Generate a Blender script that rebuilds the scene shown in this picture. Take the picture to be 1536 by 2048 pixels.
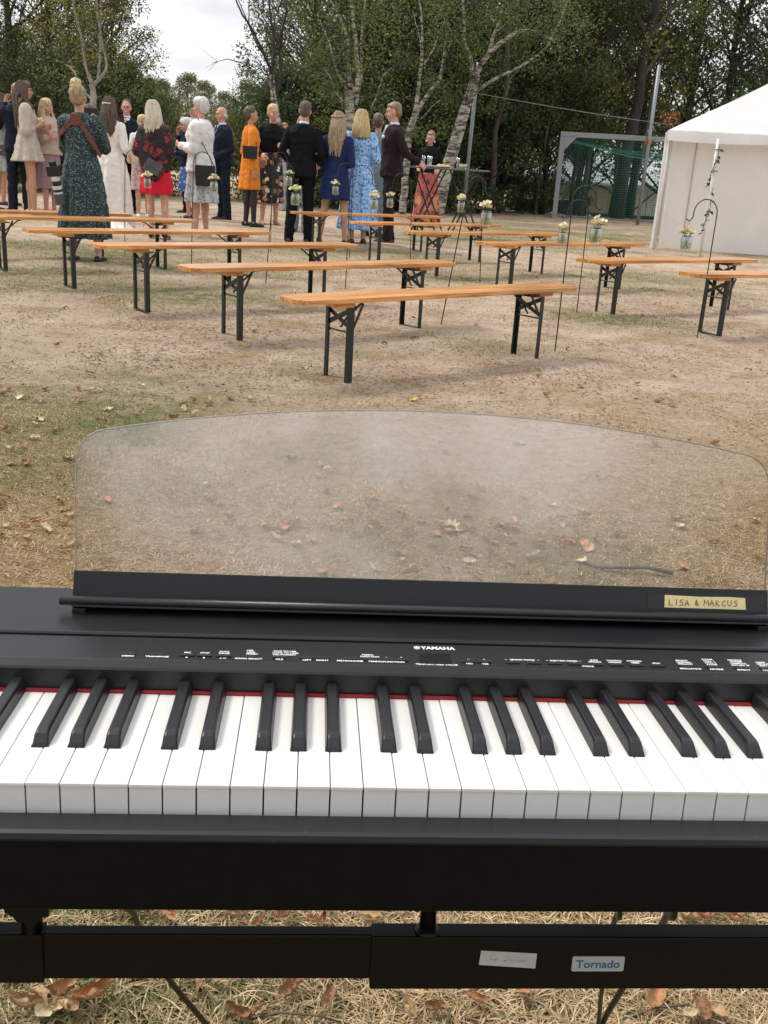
import bpy, bmesh, math, random
import numpy as np
from mathutils import Vector, Matrix, Euler, noise as mnoise
random.seed(7); RNG = np.random.default_rng(7)
S = bpy.context.scene
for o_ in list(bpy.data.objects): bpy.data.objects.remove(o_)
COL = S.collection

# ------------------------------------------------------------------ camera
F_PX, PITCH, ROLL, CAM_H = 2011.6, 0.33522, 0.05937, 1.1349
cp, sp, cr_, sr_ = math.cos(PITCH), math.sin(PITCH), math.cos(ROLL), math.sin(ROLL)
FWD = np.array([0, cp, -sp]); R0 = np.array([1., 0, 0]); U0 = np.array([0, sp, cp])
RIGHT = cr_*R0 + sr_*U0; UP = -sr_*R0 + cr_*U0
CAM = np.array([0, 0, CAM_H])
cam_d = bpy.data.cameras.new('camera'); cam_o = bpy.data.objects.new('camera', cam_d); COL.objects.link(cam_o)
cam_o.matrix_world = Matrix(((RIGHT[0], UP[0], -FWD[0], 0), (RIGHT[1], UP[1], -FWD[1], 0), (RIGHT[2], UP[2], -FWD[2], CAM_H), (0, 0, 0, 1)))
cam_d.sensor_fit = 'VERTICAL'; cam_d.sensor_height = 36.0; cam_d.lens = F_PX/2048*36.0
cam_d.clip_start = 0.02; cam_d.clip_end = 2000
S.camera = cam_o

# ------------------------------------------------------------------ sky, sun, exposure
SUN_EL, SUN_AZ = math.radians(54), math.radians(292)      # azimuth clockwise from +Y
W = bpy.data.worlds.new('World'); S.world = W; W.use_nodes = True
nt = W.node_tree; nt.nodes.clear()
n_out = nt.nodes.new('ShaderNodeOutputWorld'); n_bg = nt.nodes.new('ShaderNodeBackground')
n_sky = nt.nodes.new('ShaderNodeTexSky'); n_sky.sky_type = 'NISHITA'; n_sky.sun_disc = False
n_sky.sun_elevation = SUN_EL; n_sky.sun_rotation = SUN_AZ
n_tc = nt.nodes.new('ShaderNodeTexCoord'); n_map = nt.nodes.new('ShaderNodeMapping')
n_map.inputs['Scale'].default_value = (1.6, 1.6, 7.0)
n_nz = nt.nodes.new('ShaderNodeTexNoise'); n_nz.inputs['Scale'].default_value = 2.3; n_nz.inputs['Detail'].default_value = 6
n_nz.inputs['Roughness'].default_value = 0.52
n_rp = nt.nodes.new('ShaderNodeValToRGB')
n_rp.color_ramp.elements[0].position = 0.36; n_rp.color_ramp.elements[0].color = (5.6, 5.9, 6.4, 1)
n_rp.color_ramp.elements[1].position = 0.62; n_rp.color_ramp.elements[1].color = (9.4, 9.4, 9.5, 1)
n_mx = nt.nodes.new('ShaderNodeMix'); n_mx.data_type = 'RGBA'; n_mx.inputs['Factor'].default_value = 0.93
nt.links.new(n_tc.outputs['Generated'], n_map.inputs['Vector']); nt.links.new(n_map.outputs[0], n_nz.inputs['Vector'])
nt.links.new(n_nz.outputs['Fac'], n_rp.inputs['Fac'])
nt.links.new(n_sky.outputs[0], n_mx.inputs['A']); nt.links.new(n_rp.outputs[0], n_mx.inputs['B'])
# overcast sky: the zenith is brighter than the horizon all round
n_sx = nt.nodes.new('ShaderNodeSeparateXYZ'); nt.links.new(n_tc.outputs['Generated'], n_sx.inputs[0])
n_ov = nt.nodes.new('ShaderNodeMapRange'); nt.links.new(n_sx.outputs['Z'], n_ov.inputs['Value']); n_ov.inputs['To Min'].default_value = .80; n_ov.inputs['To Max'].default_value = 1.30
n_ml = nt.nodes.new('ShaderNodeVectorMath'); n_ml.operation = 'SCALE'; nt.links.new(n_mx.outputs['Result'], n_ml.inputs[0]); nt.links.new(n_ov.outputs[0], n_ml.inputs['Scale'])
nt.links.new(n_ml.outputs[0], n_bg.inputs['Color']); n_bg.inputs['Strength'].default_value = 0.09
nt.links.new(n_bg.outputs[0], n_out.inputs['Surface'])
sun_d = bpy.data.lights.new('sun', 'SUN'); sun_d.energy = 1.5; sun_d.angle = math.radians(12); sun_d.color = (1, 0.95, 0.88)
sun_o = bpy.data.objects.new('sun', sun_d); COL.objects.link(sun_o)
sd = Vector((math.sin(SUN_AZ)*math.cos(SUN_EL), math.cos(SUN_AZ)*math.cos(SUN_EL), math.sin(SUN_EL)))
sun_o.rotation_euler = (-sd).to_track_quat('-Z', 'Y').to_euler(); sun_o.location = (-20, -30, 40)
S.view_settings.view_transform = 'Standard'; S.view_settings.look = 'None'; S.view_settings.gamma = 1
S.view_settings.exposure = 0.70; S.view_settings.use_curve_mapping = False
S.render.engine = 'CYCLES'; S.cycles.use_denoising = True
S.cycles.max_bounces = 8; S.cycles.transparent_max_bounces = 16

# ------------------------------------------------------------------ pixel -> place (photo pixels, 1536 x 2048)
def ray(px, py): return FWD + RIGHT*(px-768)/F_PX + UP*(1024-py)/F_PX
def at(px, py, z=0.0):
    d = ray(px, py); return CAM + d*((z-CAM_H)/d[2])
def atY(px, py, Y):
    d = ray(px, py); return CAM + d*(Y/d[1])
def project(P):
    d = np.asarray(P, float)-CAM; z = d@FWD
    return 768+F_PX*(d@RIGHT)/z, 1024-F_PX*(d@UP)/z
def tall(base, ytop):
    lo, hi = 0.0, 9.0
    for _ in range(40):
        m = (lo+hi)/2
        if project(base+np.array([0, 0, m]))[1] > ytop: lo = m
        else: hi = m
    return lo

# ------------------------------------------------------------------ materials
MATS = {}
def new_mat(name):
    m = bpy.data.materials.new(name); m.use_nodes = True; MATS[name] = m
    b = m.node_tree.nodes['Principled BSDF']; return m, m.node_tree, b
def nd(t, typ, **kw):
    n = t.nodes.new(typ)
    for k, v in kw.items():
        if k in n.inputs.keys(): n.inputs[k].default_value = v
        else: setattr(n, k, v)
    return n
def ramp(t, stops):
    n = t.nodes.new('ShaderNodeValToRGB'); e = n.color_ramp.elements
    while len(e) < len(stops): e.new(0.5)
    for i, (p, c) in enumerate(stops):
        e[i].position = p; e[i].color = (c[0], c[1], c[2], 1) if len(c) == 3 else c
    return n
def mixc(t, fac, a, b):
    n = nd(t, 'ShaderNodeMix', data_type='RGBA')
    for k, v in (('Factor', fac), ('A', a), ('B', b)):
        if isinstance(v, bpy.types.NodeSocket): t.links.new(v, n.inputs[k])
        elif k == 'Factor': n.inputs[k].default_value = v
        else: n.inputs[k].default_value = (*v[:3], 1)
    return n.outputs['Result']
def mat(name, col, rough=0.6, var=0.12, scale=12, bump=0.0, bscale=None, metal=0.0, spec=None, stretch=(1, 1, 1), coat=0, sheen=0, trans=0, col2=None):
    m, t, b = new_mat(name)
    tc = nd(t, 'ShaderNodeTexCoord'); mp = nd(t, 'ShaderNodeMapping', Scale=stretch)
    t.links.new(tc.outputs['Object'], mp.inputs['Vector'])
    nz = nd(t, 'ShaderNodeTexNoise', Scale=scale, Detail=6); t.links.new(mp.outputs[0], nz.inputs['Vector'])
    c1 = [max(0, c*(1-var)) for c in col]; c2 = col2 or [min(1, c*(1+var)) for c in col]
    r = ramp(t, [(0.3, c1), (0.7, c2)]); t.links.new(nz.outputs['Fac'], r.inputs['Fac'])
    t.links.new(r.outputs[0], b.inputs['Base Color'])
    b.inputs['Roughness'].default_value = rough; b.inputs['Metallic'].default_value = metal
    if spec is not None: b.inputs['Specular IOR Level'].default_value = spec
    if coat: b.inputs['Coat Weight'].default_value = coat; b.inputs['Coat Roughness'].default_value = .15
    if sheen: b.inputs['Sheen Weight'].default_value = sheen; b.inputs['Sheen Roughness'].default_value = .6
    if trans: b.inputs['Subsurface Weight'].default_value = trans; b.inputs['Subsurface Radius'].default_value = (.02, .01, .006)
    if bump:
        n2 = nd(t, 'ShaderNodeTexNoise', Scale=bscale or scale*4, Detail=5); t.links.new(mp.outputs[0], n2.inputs['Vector'])
        bp = nd(t, 'ShaderNodeBump', Strength=bump, Distance=0.01); t.links.new(n2.outputs['Fac'], bp.inputs['Height'])
        t.links.new(bp.outputs[0], b.inputs['Normal'])
    return m
def mat_spots(name, base, spots, scale, size=0.35, rough=.75, second=None, warp=0.0):
    """cloth print: irregular blotches of the given colours on a ground colour"""
    m, t, b = new_mat(name); tc = nd(t, 'ShaderNodeTexCoord')
    vec = tc.outputs['Object']
    nz = nd(t, 'ShaderNodeTexNoise', Scale=scale*1.7, Detail=3); t.links.new(vec, nz.inputs['Vector'])
    ad = nd(t, 'ShaderNodeVectorMath', operation='SCALE'); ad.inputs['Scale'].default_value = (0.6+warp)/scale
    t.links.new(nz.outputs['Color'], ad.inputs[0]); a2 = nd(t, 'ShaderNodeVectorMath', operation='ADD')
    t.links.new(vec, a2.inputs[0]); t.links.new(ad.outputs[0], a2.inputs[1])
    vo = nd(t, 'ShaderNodeTexVoronoi', Scale=scale); t.links.new(a2.outputs[0], vo.inputs['Vector'])
    cmp_ = nd(t, 'ShaderNodeMath', operation='LESS_THAN'); cmp_.inputs[1].default_value = size
    t.links.new(vo.outputs['Distance'], cmp_.inputs[0])
    sep = nd(t, 'ShaderNodeSeparateColor'); t.links.new(vo.outputs['Color'], sep.inputs[0])
    k = len(spots); rp = ramp(t, [(i/k, c) for i, c in enumerate(spots)]); rp.color_ramp.interpolation = 'CONSTANT'
    t.links.new(sep.outputs[0], rp.inputs['Fac'])
    out = mixc(t, cmp_.outputs[0], base, rp.outputs[0])
    t.links.new(out, b.inputs['Base Color']); b.inputs['Roughness'].default_value = rough
    return m

# ------------------------------------------------------------------ mesh helpers
class MB:
    def __init__(s): s.v = []; s.f = []
    def add(s, vs, fs):
        k = len(s.v); s.v += [tuple(map(float, p)) for p in vs]; s.f += [tuple(i+k for i in f) for f in fs]; return s
    def box(s, x0, x1, y0, y1, z0, z1, Mx=None):
        p = [(x0, y0, z0), (x1, y0, z0), (x1, y1, z0), (x0, y1, z0), (x0, y0, z1), (x1, y0, z1), (x1, y1, z1), (x0, y1, z1)]
        if Mx is not None: p = [tuple(Mx @ Vector(q)) for q in p]
        return s.add(p, [(0, 3, 2, 1), (4, 5, 6, 7), (0, 1, 5, 4), (1, 2, 6, 5), (2, 3, 7, 6), (3, 0, 4, 7)])
    def bar(s, a, b, w, h, up=(0, 0, 1)):
        a = Vector(a); b = Vector(b); d = b-a; L = d.length; d.normalize()
        x = d.cross(Vector(up)); 
        if x.length < 1e-4: x = d.cross(Vector((0, 1, 0)))
        x.normalize(); z = x.cross(d)
        Mx = Matrix(((d.x, x.x, z.x, a.x), (d.y, x.y, z.y, a.y), (d.z, x.z, z.z, a.z), (0, 0, 0, 1)))
        return s.box(0, L, -w/2, w/2, -h/2, h/2, Mx)
    def tube(s, pts, rad, n=8, caps=True):
        pts = [Vector(p) for p in pts]; m = len(pts)
        rad = list(rad) if hasattr(rad, '__len__') else [rad]*m
        k = len(s.v); ref = None; t = None
        for i, p in enumerate(pts):
            t = (pts[min(i+1, m-1)]-pts[max(i-1, 0)])
            if t.length < 1e-9: t = Vector((0, 0, 1))
            t.normalize()
            if ref is None:
                ref = Vector((0, 0, 1)) if abs(t.z) < .9 else Vector((1, 0, 0))
            x = t.cross(ref); x.normalize(); y = x.cross(t).normalized(); ref = y
            for j in range(n):
                a = 2*math.pi*j/n; q = p+(x*math.cos(a)+y*math.sin(a))*rad[i]; s.v.append((q.x, q.y, q.z))
        for i in range(m-1):
            for j in range(n):
                a = k+i*n+j; b = k+i*n+(j+1) % n; s.f.append((a, b, b+n, a+n))
        if caps: s.f.append(tuple(k+j for j in range(n))[::-1]); s.f.append(tuple(k+(m-1)*n+j for j in range(n)))
        return s
    def lathe(s, prof, c=(0, 0, 0), n=16, caps=True):
        k = len(s.v)
        for r, z in prof:
            for j in range(n):
                a = 2*math.pi*j/n; s.v.append((c[0]+r*math.cos(a), c[1]+r*math.sin(a), c[2]+z))
        m = len(prof)
        for i in range(m-1):
            for j in range(n):
                a = k+i*n+j; b = k+i*n+(j+1) % n; s.f.append((a, b, b+n, a+n))
        if caps: s.f.append(tuple(k+j for j in range(n))[::-1]); s.f.append(tuple(k+(m-1)*n+j for j in range(n)))
        return s
    def ball(s, c, r, n=10, m=6, Mx=None):
        r = (r, r, r) if not hasattr(r, '__len__') else r; k = len(s.v)
        P = []
        for i in range(1, m):
            th = math.pi*i/m
            for j in range(n):
                a = 2*math.pi*j/n; P.append((r[0]*math.sin(th)*math.cos(a), r[1]*math.sin(th)*math.sin(a), r[2]*math.cos(th)))
        P += [(0, 0, r[2]), (0, 0, -r[2])]
        if Mx is not None: P = [tuple(Mx @ Vector(p)) for p in P]
        s.v += [(p[0]+c[0], p[1]+c[1], p[2]+c[2]) for p in P]
        for i in range(m-2):
            for j in range(n):
                a = k+i*n+j; b = k+i*n+(j+1) % n; s.f.append((a, a+n, b+n, b))
        t = k+(m-1)*n; bt = t+1
        for j in range(n):
            s.f.append((t, k+j, k+(j+1) % n)); s.f.append((bt, k+(m-2)*n+(j+1) % n, k+(m-2)*n+j))
        return s
    def mesh(s, name, off=(0, 0, 0), smooth=False, bevel=0):
        me = bpy.data.meshes.new(name)
        o = off; me.from_pydata([(p[0]-o[0], p[1]-o[1], p[2]-o[2]) for p in s.v], [], s.f); me.update()
        if bevel:
            bm = bmesh.new(); bm.from_mesh(me); bmesh.ops.remove_doubles(bm, verts=bm.verts, dist=1e-6)
            bmesh.ops.bevel(bm, geom=list(bm.edges), offset=bevel, segments=2, affect='EDGES', profile=.6)
            bm.to_mesh(me); bm.free()
        if smooth:
            me.polygons.foreach_set('use_smooth', [True]*len(me.polygons))
        return me
    def build(s, name, m, parent=None, off=(0, 0, 0), smooth=False, bevel=0): return put(name, s.mesh(name, off, smooth, bevel), m, parent)
def put(name, me, m, parent=None, label=None, cat=None, group=None, kind=None, loc=None, rot=None):
    o = bpy.data.objects.new(name, me); COL.objects.link(o)
    if m is not None and not me.materials: me.materials.append(m)
    if parent is not None: o.parent = parent
    if loc is not None: o.location = loc
    if rot is not None: o.rotation_euler = rot
    return tag(o, label, cat, group, kind)
def tag(o, label=None, cat=None, group=None, kind=None):
    for k, v in (('label', label), ('category', cat), ('group', group), ('kind', kind)):
        if v: o[k] = v
    return o
def thing(name, label, cat, loc=(0, 0, 0), rotz=0.0, group=None, scale=1.0):
    o = bpy.data.objects.new(name, None); COL.objects.link(o); o.location = tuple(loc); o.rotation_euler = (0, 0, rotz)
    o.scale = (scale,)*3; o.empty_display_size = .1
    return tag(o, label, cat, group)
def copy_tree(o, parent=None):
    c = o.copy(); COL.objects.link(c); c.parent = parent
    for ch in [x for x in o.children]: copy_tree(ch, c)
    return c
def vnoise(x, y, sc, seed=0):
    """smooth value noise on arrays"""
    x = x*sc+seed*17.13; y = y*sc-seed*9.71; xi = np.floor(x).astype(np.int64); yi = np.floor(y).astype(np.int64); xf = x-xi; yf = y-yi
    def h(a, b): 
        n = (a*374761393+b*668265263+seed*2147483) & 0xffffffff; n = ((n ^ (n >> 13))*1274126177) & 0xffffffff
        return ((n ^ (n >> 16)) & 0xffff)/65535.
    u = xf*xf*(3-2*xf); v = yf*yf*(3-2*yf)
    return (h(xi, yi)*(1-u)+h(xi+1, yi)*u)*(1-v)+(h(xi, yi+1)*(1-u)+h(xi+1, yi+1)*u)*v
def np_mesh(name, verts, faces_n, nper, attrs=None, smooth=False):
    """fast mesh: faces_n (F, nper) index array; attrs {name: (domain, type, data)}"""
    me = bpy.data.meshes.new(name); F = len(faces_n)
    me.vertices.add(len(verts)); me.vertices.foreach_set('co', np.asarray(verts, np.float32).ravel())
    me.loops.add(F*nper); me.loops.foreach_set('vertex_index', np.asarray(faces_n, np.int32).ravel())
    me.polygons.add(F); me.polygons.foreach_set('loop_start', np.arange(0, F*nper, nper, dtype=np.int32))
    me.update(calc_edges=True); 
    if smooth: me.polygons.foreach_set('use_smooth', np.ones(F, bool))
    for k, (dom, typ, dat) in (attrs or {}).items():
        a = me.attributes.new(k, typ, dom); a.data.foreach_set('color' if typ == 'FLOAT_COLOR' else 'value', np.asarray(dat, np.float32).ravel())
    me.validate(); return me
# ------------------------------------------------------------------ ground
GREEN_SPOTS = [(at(230, 870), 1.0), (at(60, 900), .8), (at(420, 770), .5), (at(130, 560), 1.1), (at(640, 745), .35), (at(370, 590), .8),
               (at(960, 690), .5), (at(700, 700), .3), (at(1290, 560), 1.3), (at(1230, 640), .5), (at(240, 505), 1.0), (at(430, 535), 1.1), (at(1000, 480), 2.0),
               (at(1000, 560), .8), (at(780, 510), 1.3), (at(60, 490), 1.2), (at(1150, 470), 2.2), (at(100, 1900), .28), (at(250, 2010), .25), (at(1000, 1130), .35), (at(830, 1090), .3), (at(520, 500), 1.2), (at(1130, 455), 2)]
def green_mask(x, y):
    g = np.zeros_like(x)
    for (p, r) in GREEN_SPOTS:
        g = np.maximum(g, np.exp(-(((x-p[0])/(r*1.25))**2+((y-p[1])/(r*.9))**2)))
    return np.clip(g*(0.25+.95*vnoise(x, y, 2.2, 3))+.35*(vnoise(x, y, .8, 5)-.55), 0, 1)
def ground_mat():
    m, t, b = new_mat('ground_soil')
    geo = nd(t, 'ShaderNodeNewGeometry'); P = geo.outputs['Position']
    def nz(s, d=6, r=.55): 
        n = nd(t, 'ShaderNodeTexNoise', Scale=s, Detail=d, Roughness=r); t.links.new(P, n.inputs['Vector']); return n.outputs['Fac']
    def blend(a, b, k):
        q = nd(t, 'ShaderNodeMix', data_type='FLOAT'); q.inputs[0].default_value = k; t.links.new(a, q.inputs[2]); t.links.new(b, q.inputs[3]); return q.outputs[0]
    soil = ramp(t, [(.35, (.27, .175, .115)), (.45, (.54, .395, .285)), (.62, (.74, .59, .46))]); t.links.new(blend(nz(2.3, 10, .7), nz(34, 9, .75), .45), soil.inputs['Fac'])
    straw = ramp(t, [(.38, (.13, .076, .036)), (.5, (.40, .265, .132)), (.62, (.66, .485, .28))]); t.links.new(blend(nz(150, 8, .75), nz(17, 9, .75), .5), straw.inputs['Fac'])
    green = ramp(t, [(.38, (.08, .095, .03)), (.62, (.27, .285, .11))]); t.links.new(blend(nz(120, 6, .7), nz(14, 9, .75), .5), green.inputs['Fac'])
    # near the piano the turf is straw, farther out trodden sand
    sep = nd(t, 'ShaderNodeSeparateXYZ'); t.links.new(P, sep.inputs[0])
    near = nd(t, 'ShaderNodeMapRange'); near.inputs['From Min'].default_value = 5.2; near.inputs['From Max'].default_value = 3.4
    ad = nd(t, 'ShaderNodeMath', operation='MULTIPLY_ADD'); t.links.new(nz(.9, 4), ad.inputs[0]); ad.inputs[1].default_value = 3.2
    sb = nd(t, 'ShaderNodeMath', operation='SUBTRACT'); t.links.new(sep.outputs['Y'], sb.inputs[0]); t.links.new(ad.outputs[0], sb.inputs[1]); ad.inputs[2].default_value = -1.6
    t.links.new(sb.outputs[0], near.inputs['Value'])
    n2 = nd(t, 'ShaderNodeMapRange'); t.links.new(nz(1.7, 8, .68), n2.inputs['Value']); n2.inputs['From Min'].default_value = .5; n2.inputs['From Max'].default_value = .62; n2.inputs['To Max'].default_value = .75
    mx = nd(t, 'ShaderNodeMath', operation='MAXIMUM'); t.links.new(near.outputs[0], mx.inputs[0]); t.links.new(n2.outputs[0], mx.inputs[1])
    base = mixc(t, mx.outputs[0], soil.outputs[0], straw.outputs[0])
    at_ = nd(t, 'ShaderNodeAttribute', attribute_name='green')
    gm = nd(t, 'ShaderNodeMath', operation='MULTIPLY'); t.links.new(at_.outputs['Fac'], gm.inputs[0])
    g2 = nd(t, 'ShaderNodeMapRange'); t.links.new(nz(9, 8, .7), g2.inputs['Value']); g2.inputs['From Min'].default_value = .30; g2.inputs['From Max'].default_value = .54; g2.inputs['To Max'].default_value = 1.0
    t.links.new(g2.outputs[0], gm.inputs[1])
    base = mixc(t, gm.outputs[0], base, green.outputs[0])
    # dark crumbs of earth
    dk = ramp(t, [(.555, (0, 0, 0)), (.62, (1, 1, 1))]); t.links.new(nz(21, 12, .82), dk.inputs['Fac'])
    dm = nd(t, 'ShaderNodeMath', operation='MULTIPLY'); t.links.new(dk.outputs[0], dm.inputs[0]); dm.inputs[1].default_value = .7
    base = mixc(t, dm.outputs[0], base, (.15, .105, .07))
    t.links.new(base, b.inputs['Base Color']); b.inputs['Roughness'].default_value = .95; b.inputs['Specular IOR Level'].default_value = .15
    bp = nd(t, 'ShaderNodeBump', Strength=1.0, Distance=.05); t.links.new(nz(26, 10, .75), bp.inputs['Height']); t.links.new(bp.outputs[0], b.inputs['Normal'])
    return m
GM = ground_mat()
def sstep(a, b, x): q = np.clip((x-a)/(b-a), 0, 1); return q*q*(3-2*q)
def bank(x, y): return -1.3*sstep(29.5, 36, y)*sstep(2.0, 5.0, x)      # the field drops to a lane behind the goal
# one sheet: fine near the benches, coarse to the horizon
xs = np.unique(np.concatenate([np.linspace(-700, -30, 14), np.arange(-30, -10, 2.), np.arange(-10, 10.01, .14), np.arange(12, 31, 2.), np.linspace(30, 700, 14)]))
ys = np.unique(np.concatenate([np.linspace(-300, -10, 8), np.arange(-10, .6, 1.), np.arange(.6, 22, .14), np.arange(22, 60, 2.), np.linspace(60, 1200, 20)]))
X, Y = np.meshgrid(xs, ys); Z = np.where((Y > 2) & (Y < 30) & (abs(X) < 12), .035*(vnoise(X, Y, .7, 1)-.5)+.03*(vnoise(X, Y, 2.6, 2)-.5), 0)
Z = np.where(Y <= 2, .01*(vnoise(X, Y, 3, 2)-.5), Z)+bank(X, Y)
nx, ny = len(xs), len(ys); I = np.arange(nx*ny).reshape(ny, nx)
Q = np.stack([I[:-1, :-1], I[:-1, 1:], I[1:, 1:], I[1:, :-1]], -1).reshape(-1, 4)
gme = np_mesh('ground', np.stack([X, Y, Z], -1).reshape(-1, 3), Q, 4, {'green': ('POINT', 'FLOAT', green_mask(X, Y).ravel())}, smooth=True)
put('ground', gme, GM, kind='structure')
def gz(x, y):
    x = np.asarray(x, float); y = np.asarray(y, float)
    a = .035*(vnoise(x, y, .7, 1)-.5)+.03*(vnoise(x, y, 2.6, 2)-.5)
    return np.where(y <= 2, .01*(vnoise(x, y, 3, 2)-.5), np.where((y < 30) & (abs(x) < 12), a, 0))+bank(x, y)

# ------------------------------------------------------------------ grass and straw (uncountable)
def blades(name, label, n, region, wid, ln, lie, gfun, cat='grass', seed=1, keep=None, cols=None):
    r = np.random.default_rng(seed); x0, x1, y0, y1 = region
    x = r.uniform(x0, x1, n); y = y0+(y1-y0)*r.uniform(0, 1, n)
    ok = abs(x) < .48*y+(1.2 if y0 < 1 else .45)
    if keep is not None: ok &= r.uniform(0, 1, n) < keep(x, y)
    x = x[ok]; y = y[ok]; n = len(x); z = gz(x, y)
    g = gfun(x, y); isg = r.uniform(0, 1, n) < g
    L = r.uniform(*ln, n)*np.where(isg, .8, 1); w = r.uniform(*wid, n); a = r.uniform(0, 2*np.pi, n)
    el = np.where(isg, r.uniform(.3, 1.35, n), r.uniform(lie[0], lie[1], n))
    d = np.stack([np.cos(a)*np.cos(el), np.sin(a)*np.cos(el), np.sin(el)], -1); sd_ = np.stack([-np.sin(a), np.cos(a), 0*a], -1)
    bend = r.normal(0, .25, n)[:, None]
    P0 = np.stack([x, y, z-.003], -1); P1 = P0+d*(L*.5)[:, None]+sd_*bend*(L*.25)[:, None]
    d2 = d.copy(); d2[:, 2] *= r.uniform(-.3, .8, n); P2 = P1+d2*(L*.5)[:, None]+sd_*bend*(L*.6)[:, None]
    P2[:, 2] = np.maximum(P2[:, 2], z+.002); P1[:, 2] = np.maximum(P1[:, 2], z+.003)
    hw = sd_*(w/2)[:, None]
    V = np.stack([P0-hw, P0+hw, P1-hw*.9, P1+hw*.9, P2], 1).reshape(-1, 3)
    k = np.arange(n)[:, None]*5
    T = np.concatenate([k+[0, 1, 3], k+[0, 3, 2], k+[2, 3, 4]], 1).reshape(-1, 3)
    u = r.uniform(0, 1, n)[:, None]; v = r.uniform(.6, 1.25, n)[:, None]
    cs = (np.array([.34, .22, .105])*(1-u)+np.array([.62, .475, .28])*u)*v
    cg = (np.array([.10, .115, .035])*(1-u)+np.array([.26, .26, .11])*u)*v
    if cols is not None: cs = (np.array(cols[0])*(1-u)+np.array(cols[1])*u)*v
    c = np.where(isg[:, None], cg, cs); C = np.repeat(np.concatenate([c, np.ones((n, 1))], 1), 5, 0)
    me = np_mesh(name, V, T, 3, {'Col': ('POINT', 'FLOAT_COLOR', C)})
    return put(name, me, MATS['blade'], label=label, cat=cat, kind='stuff')
m, t, b = new_mat('blade'); an = nd(t, 'ShaderNodeAttribute', attribute_name='Col'); t.links.new(an.outputs['Color'], b.inputs['Base Color']); b.inputs['Roughness'].default_value = .7
b.inputs['Specular IOR Level'].default_value = .25
gnear = lambda x, y: np.clip(.05+.4*green_mask(x, y)+.16*np.exp(-((x+.55)/.28)**2)*(y < 1.6), 0, .8)
blades('dry_grass', 'matted dry straw-coloured grass under the keyboard stand', 175000, (-1.8, 1.8, .5, 2.3), (.0013, .003), (.025, .075), (0, .5), gnear, seed=3,
       keep=lambda x, y: np.where((abs(x) < .85) & (y > .95) & (y < 1.55), 1.0, .30))
blades('dry_turf', 'short dry turf behind the clear music rest', 260000, (-3, 3, 2.2, 5.6), (.0010, .0026), (.014, .042), (0, .5), lambda x, y: np.clip(.02+1.0*green_mask(x, y)*(.4+vnoise(x, y, 4, 31)), 0, .85), seed=4,
       keep=lambda x, y: np.clip(1.2-.17*(y-2.2)-.6*(vnoise(x, y, 1.3, 9) < .45)*(y > 3.6)-.5*(vnoise(x, y, 5, 19) < .36), .06, 1))
blades('sparse_grass', 'sparse worn grass tufts on trodden ground around the benches', 210000, (-9, 10, 5.0, 22), (.003, .006), (.02, .055), (.1, .9), lambda x, y: np.clip(.35+green_mask(x, y), 0, .92), seed=5,
       keep=lambda x, y: np.clip(.03+1.0*green_mask(x, y)*(.3+vnoise(x, y, 6, 8))+.35*(vnoise(x, y, 2.2, 4) > .66), 0, 1))
blades('ground_litter', 'crumbs of dark earth and straw scattered over the trodden sand', 110000, (-6, 6.5, 4.4, 12.5), (.006, .014), (.010, .034), (0, .12), lambda x, y: 0*x, cat='litter', seed=8,
       keep=lambda x, y: np.clip(1.5*vnoise(x, y, 1.6, 41)-.35+.5*(vnoise(x, y, 7, 43)-.4), .03, 1), cols=((.13, .08, .048), (.40, .28, .17)))
# ------------------------------------------------------------------ stage piano on its stand
PO = np.array([.06740, .61447, .71556]); PYAW, PT = .077707, -.071654
PX = np.array([math.cos(PYAW), math.sin(PYAW), 0]); PY = np.array([-math.sin(PYAW)*math.cos(PT), math.cos(PYAW)*math.cos(PT), math.sin(PT)]); PZ = np.cross(PX, PY)
HB = .0822
def piano_frame(hoff):
    L = PO-PZ*hoff
    return Matrix(((PX[0], PY[0], PZ[0], L[0]), (PX[1], PY[1], PZ[1], L[1]), (PX[2], PY[2], PZ[2], L[2]), (0, 0, 0, 1)))
shade_blk = mat('shaded_black_case', (.003, .0032, .0035), .5, .15, 60, bump=.05, bscale=1200, spec=.15)  # same plastic as the panel, with the player's shade put into its black
blk = mat('black_plastic', (.0135, .014, .0155), .40, .1, 60, bump=.05, bscale=900, spec=.5)
m, t, b = new_mat('satin_black')      # panel plastic with smudges and dust
tc = nd(t, 'ShaderNodeTexCoord'); nz = nd(t, 'ShaderNodeTexNoise', Scale=9, Detail=7, Roughness=.62); t.links.new(tc.outputs['Object'], nz.inputs['Vector'])
r_ = nd(t, 'ShaderNodeMapRange'); t.links.new(nz.outputs['Fac'], r_.inputs['Value']); r_.inputs['To Min'].default_value = .30; r_.inputs['To Max'].default_value = .5; t.links.new(r_.outputs[0], b.inputs['Roughness'])
n3 = nd(t, 'ShaderNodeTexNoise', Scale=420, Detail=2); t.links.new(tc.outputs['Object'], n3.inputs['Vector'])
rr = ramp(t, [(.72, (.0075, .008, .009)), (.80, (.07, .07, .07))]); t.links.new(n3.outputs['Fac'], rr.inputs['Fac']); t.links.new(rr.outputs[0], b.inputs['Base Color'])
b.inputs['Specular IOR Level'].default_value = .45
satin = m
keyw = mat('key_white', (.75, .735, .70), .28, .03, 40, spec=.5, coat=.25)
keyb = mat('key_black', (.008, .008, .0095), .36, .1, 80, bump=.03, bscale=700)
felt = mat('red_felt', (.36, .03, .035), .95, .2, 300, bump=.4)
ink = mat('white_print', (.85, .85, .84), .6, .02)
dkb = mat('key_bed', (.006, .006, .006), .8)
scr = mat('display_glass', (.004, .004, .005), .08, .0, spec=.6)
metal_b = mat('black_steel', (.004, .004, .0045), .36, .2, 40, bump=.01, bscale=300, spec=.28)

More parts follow.
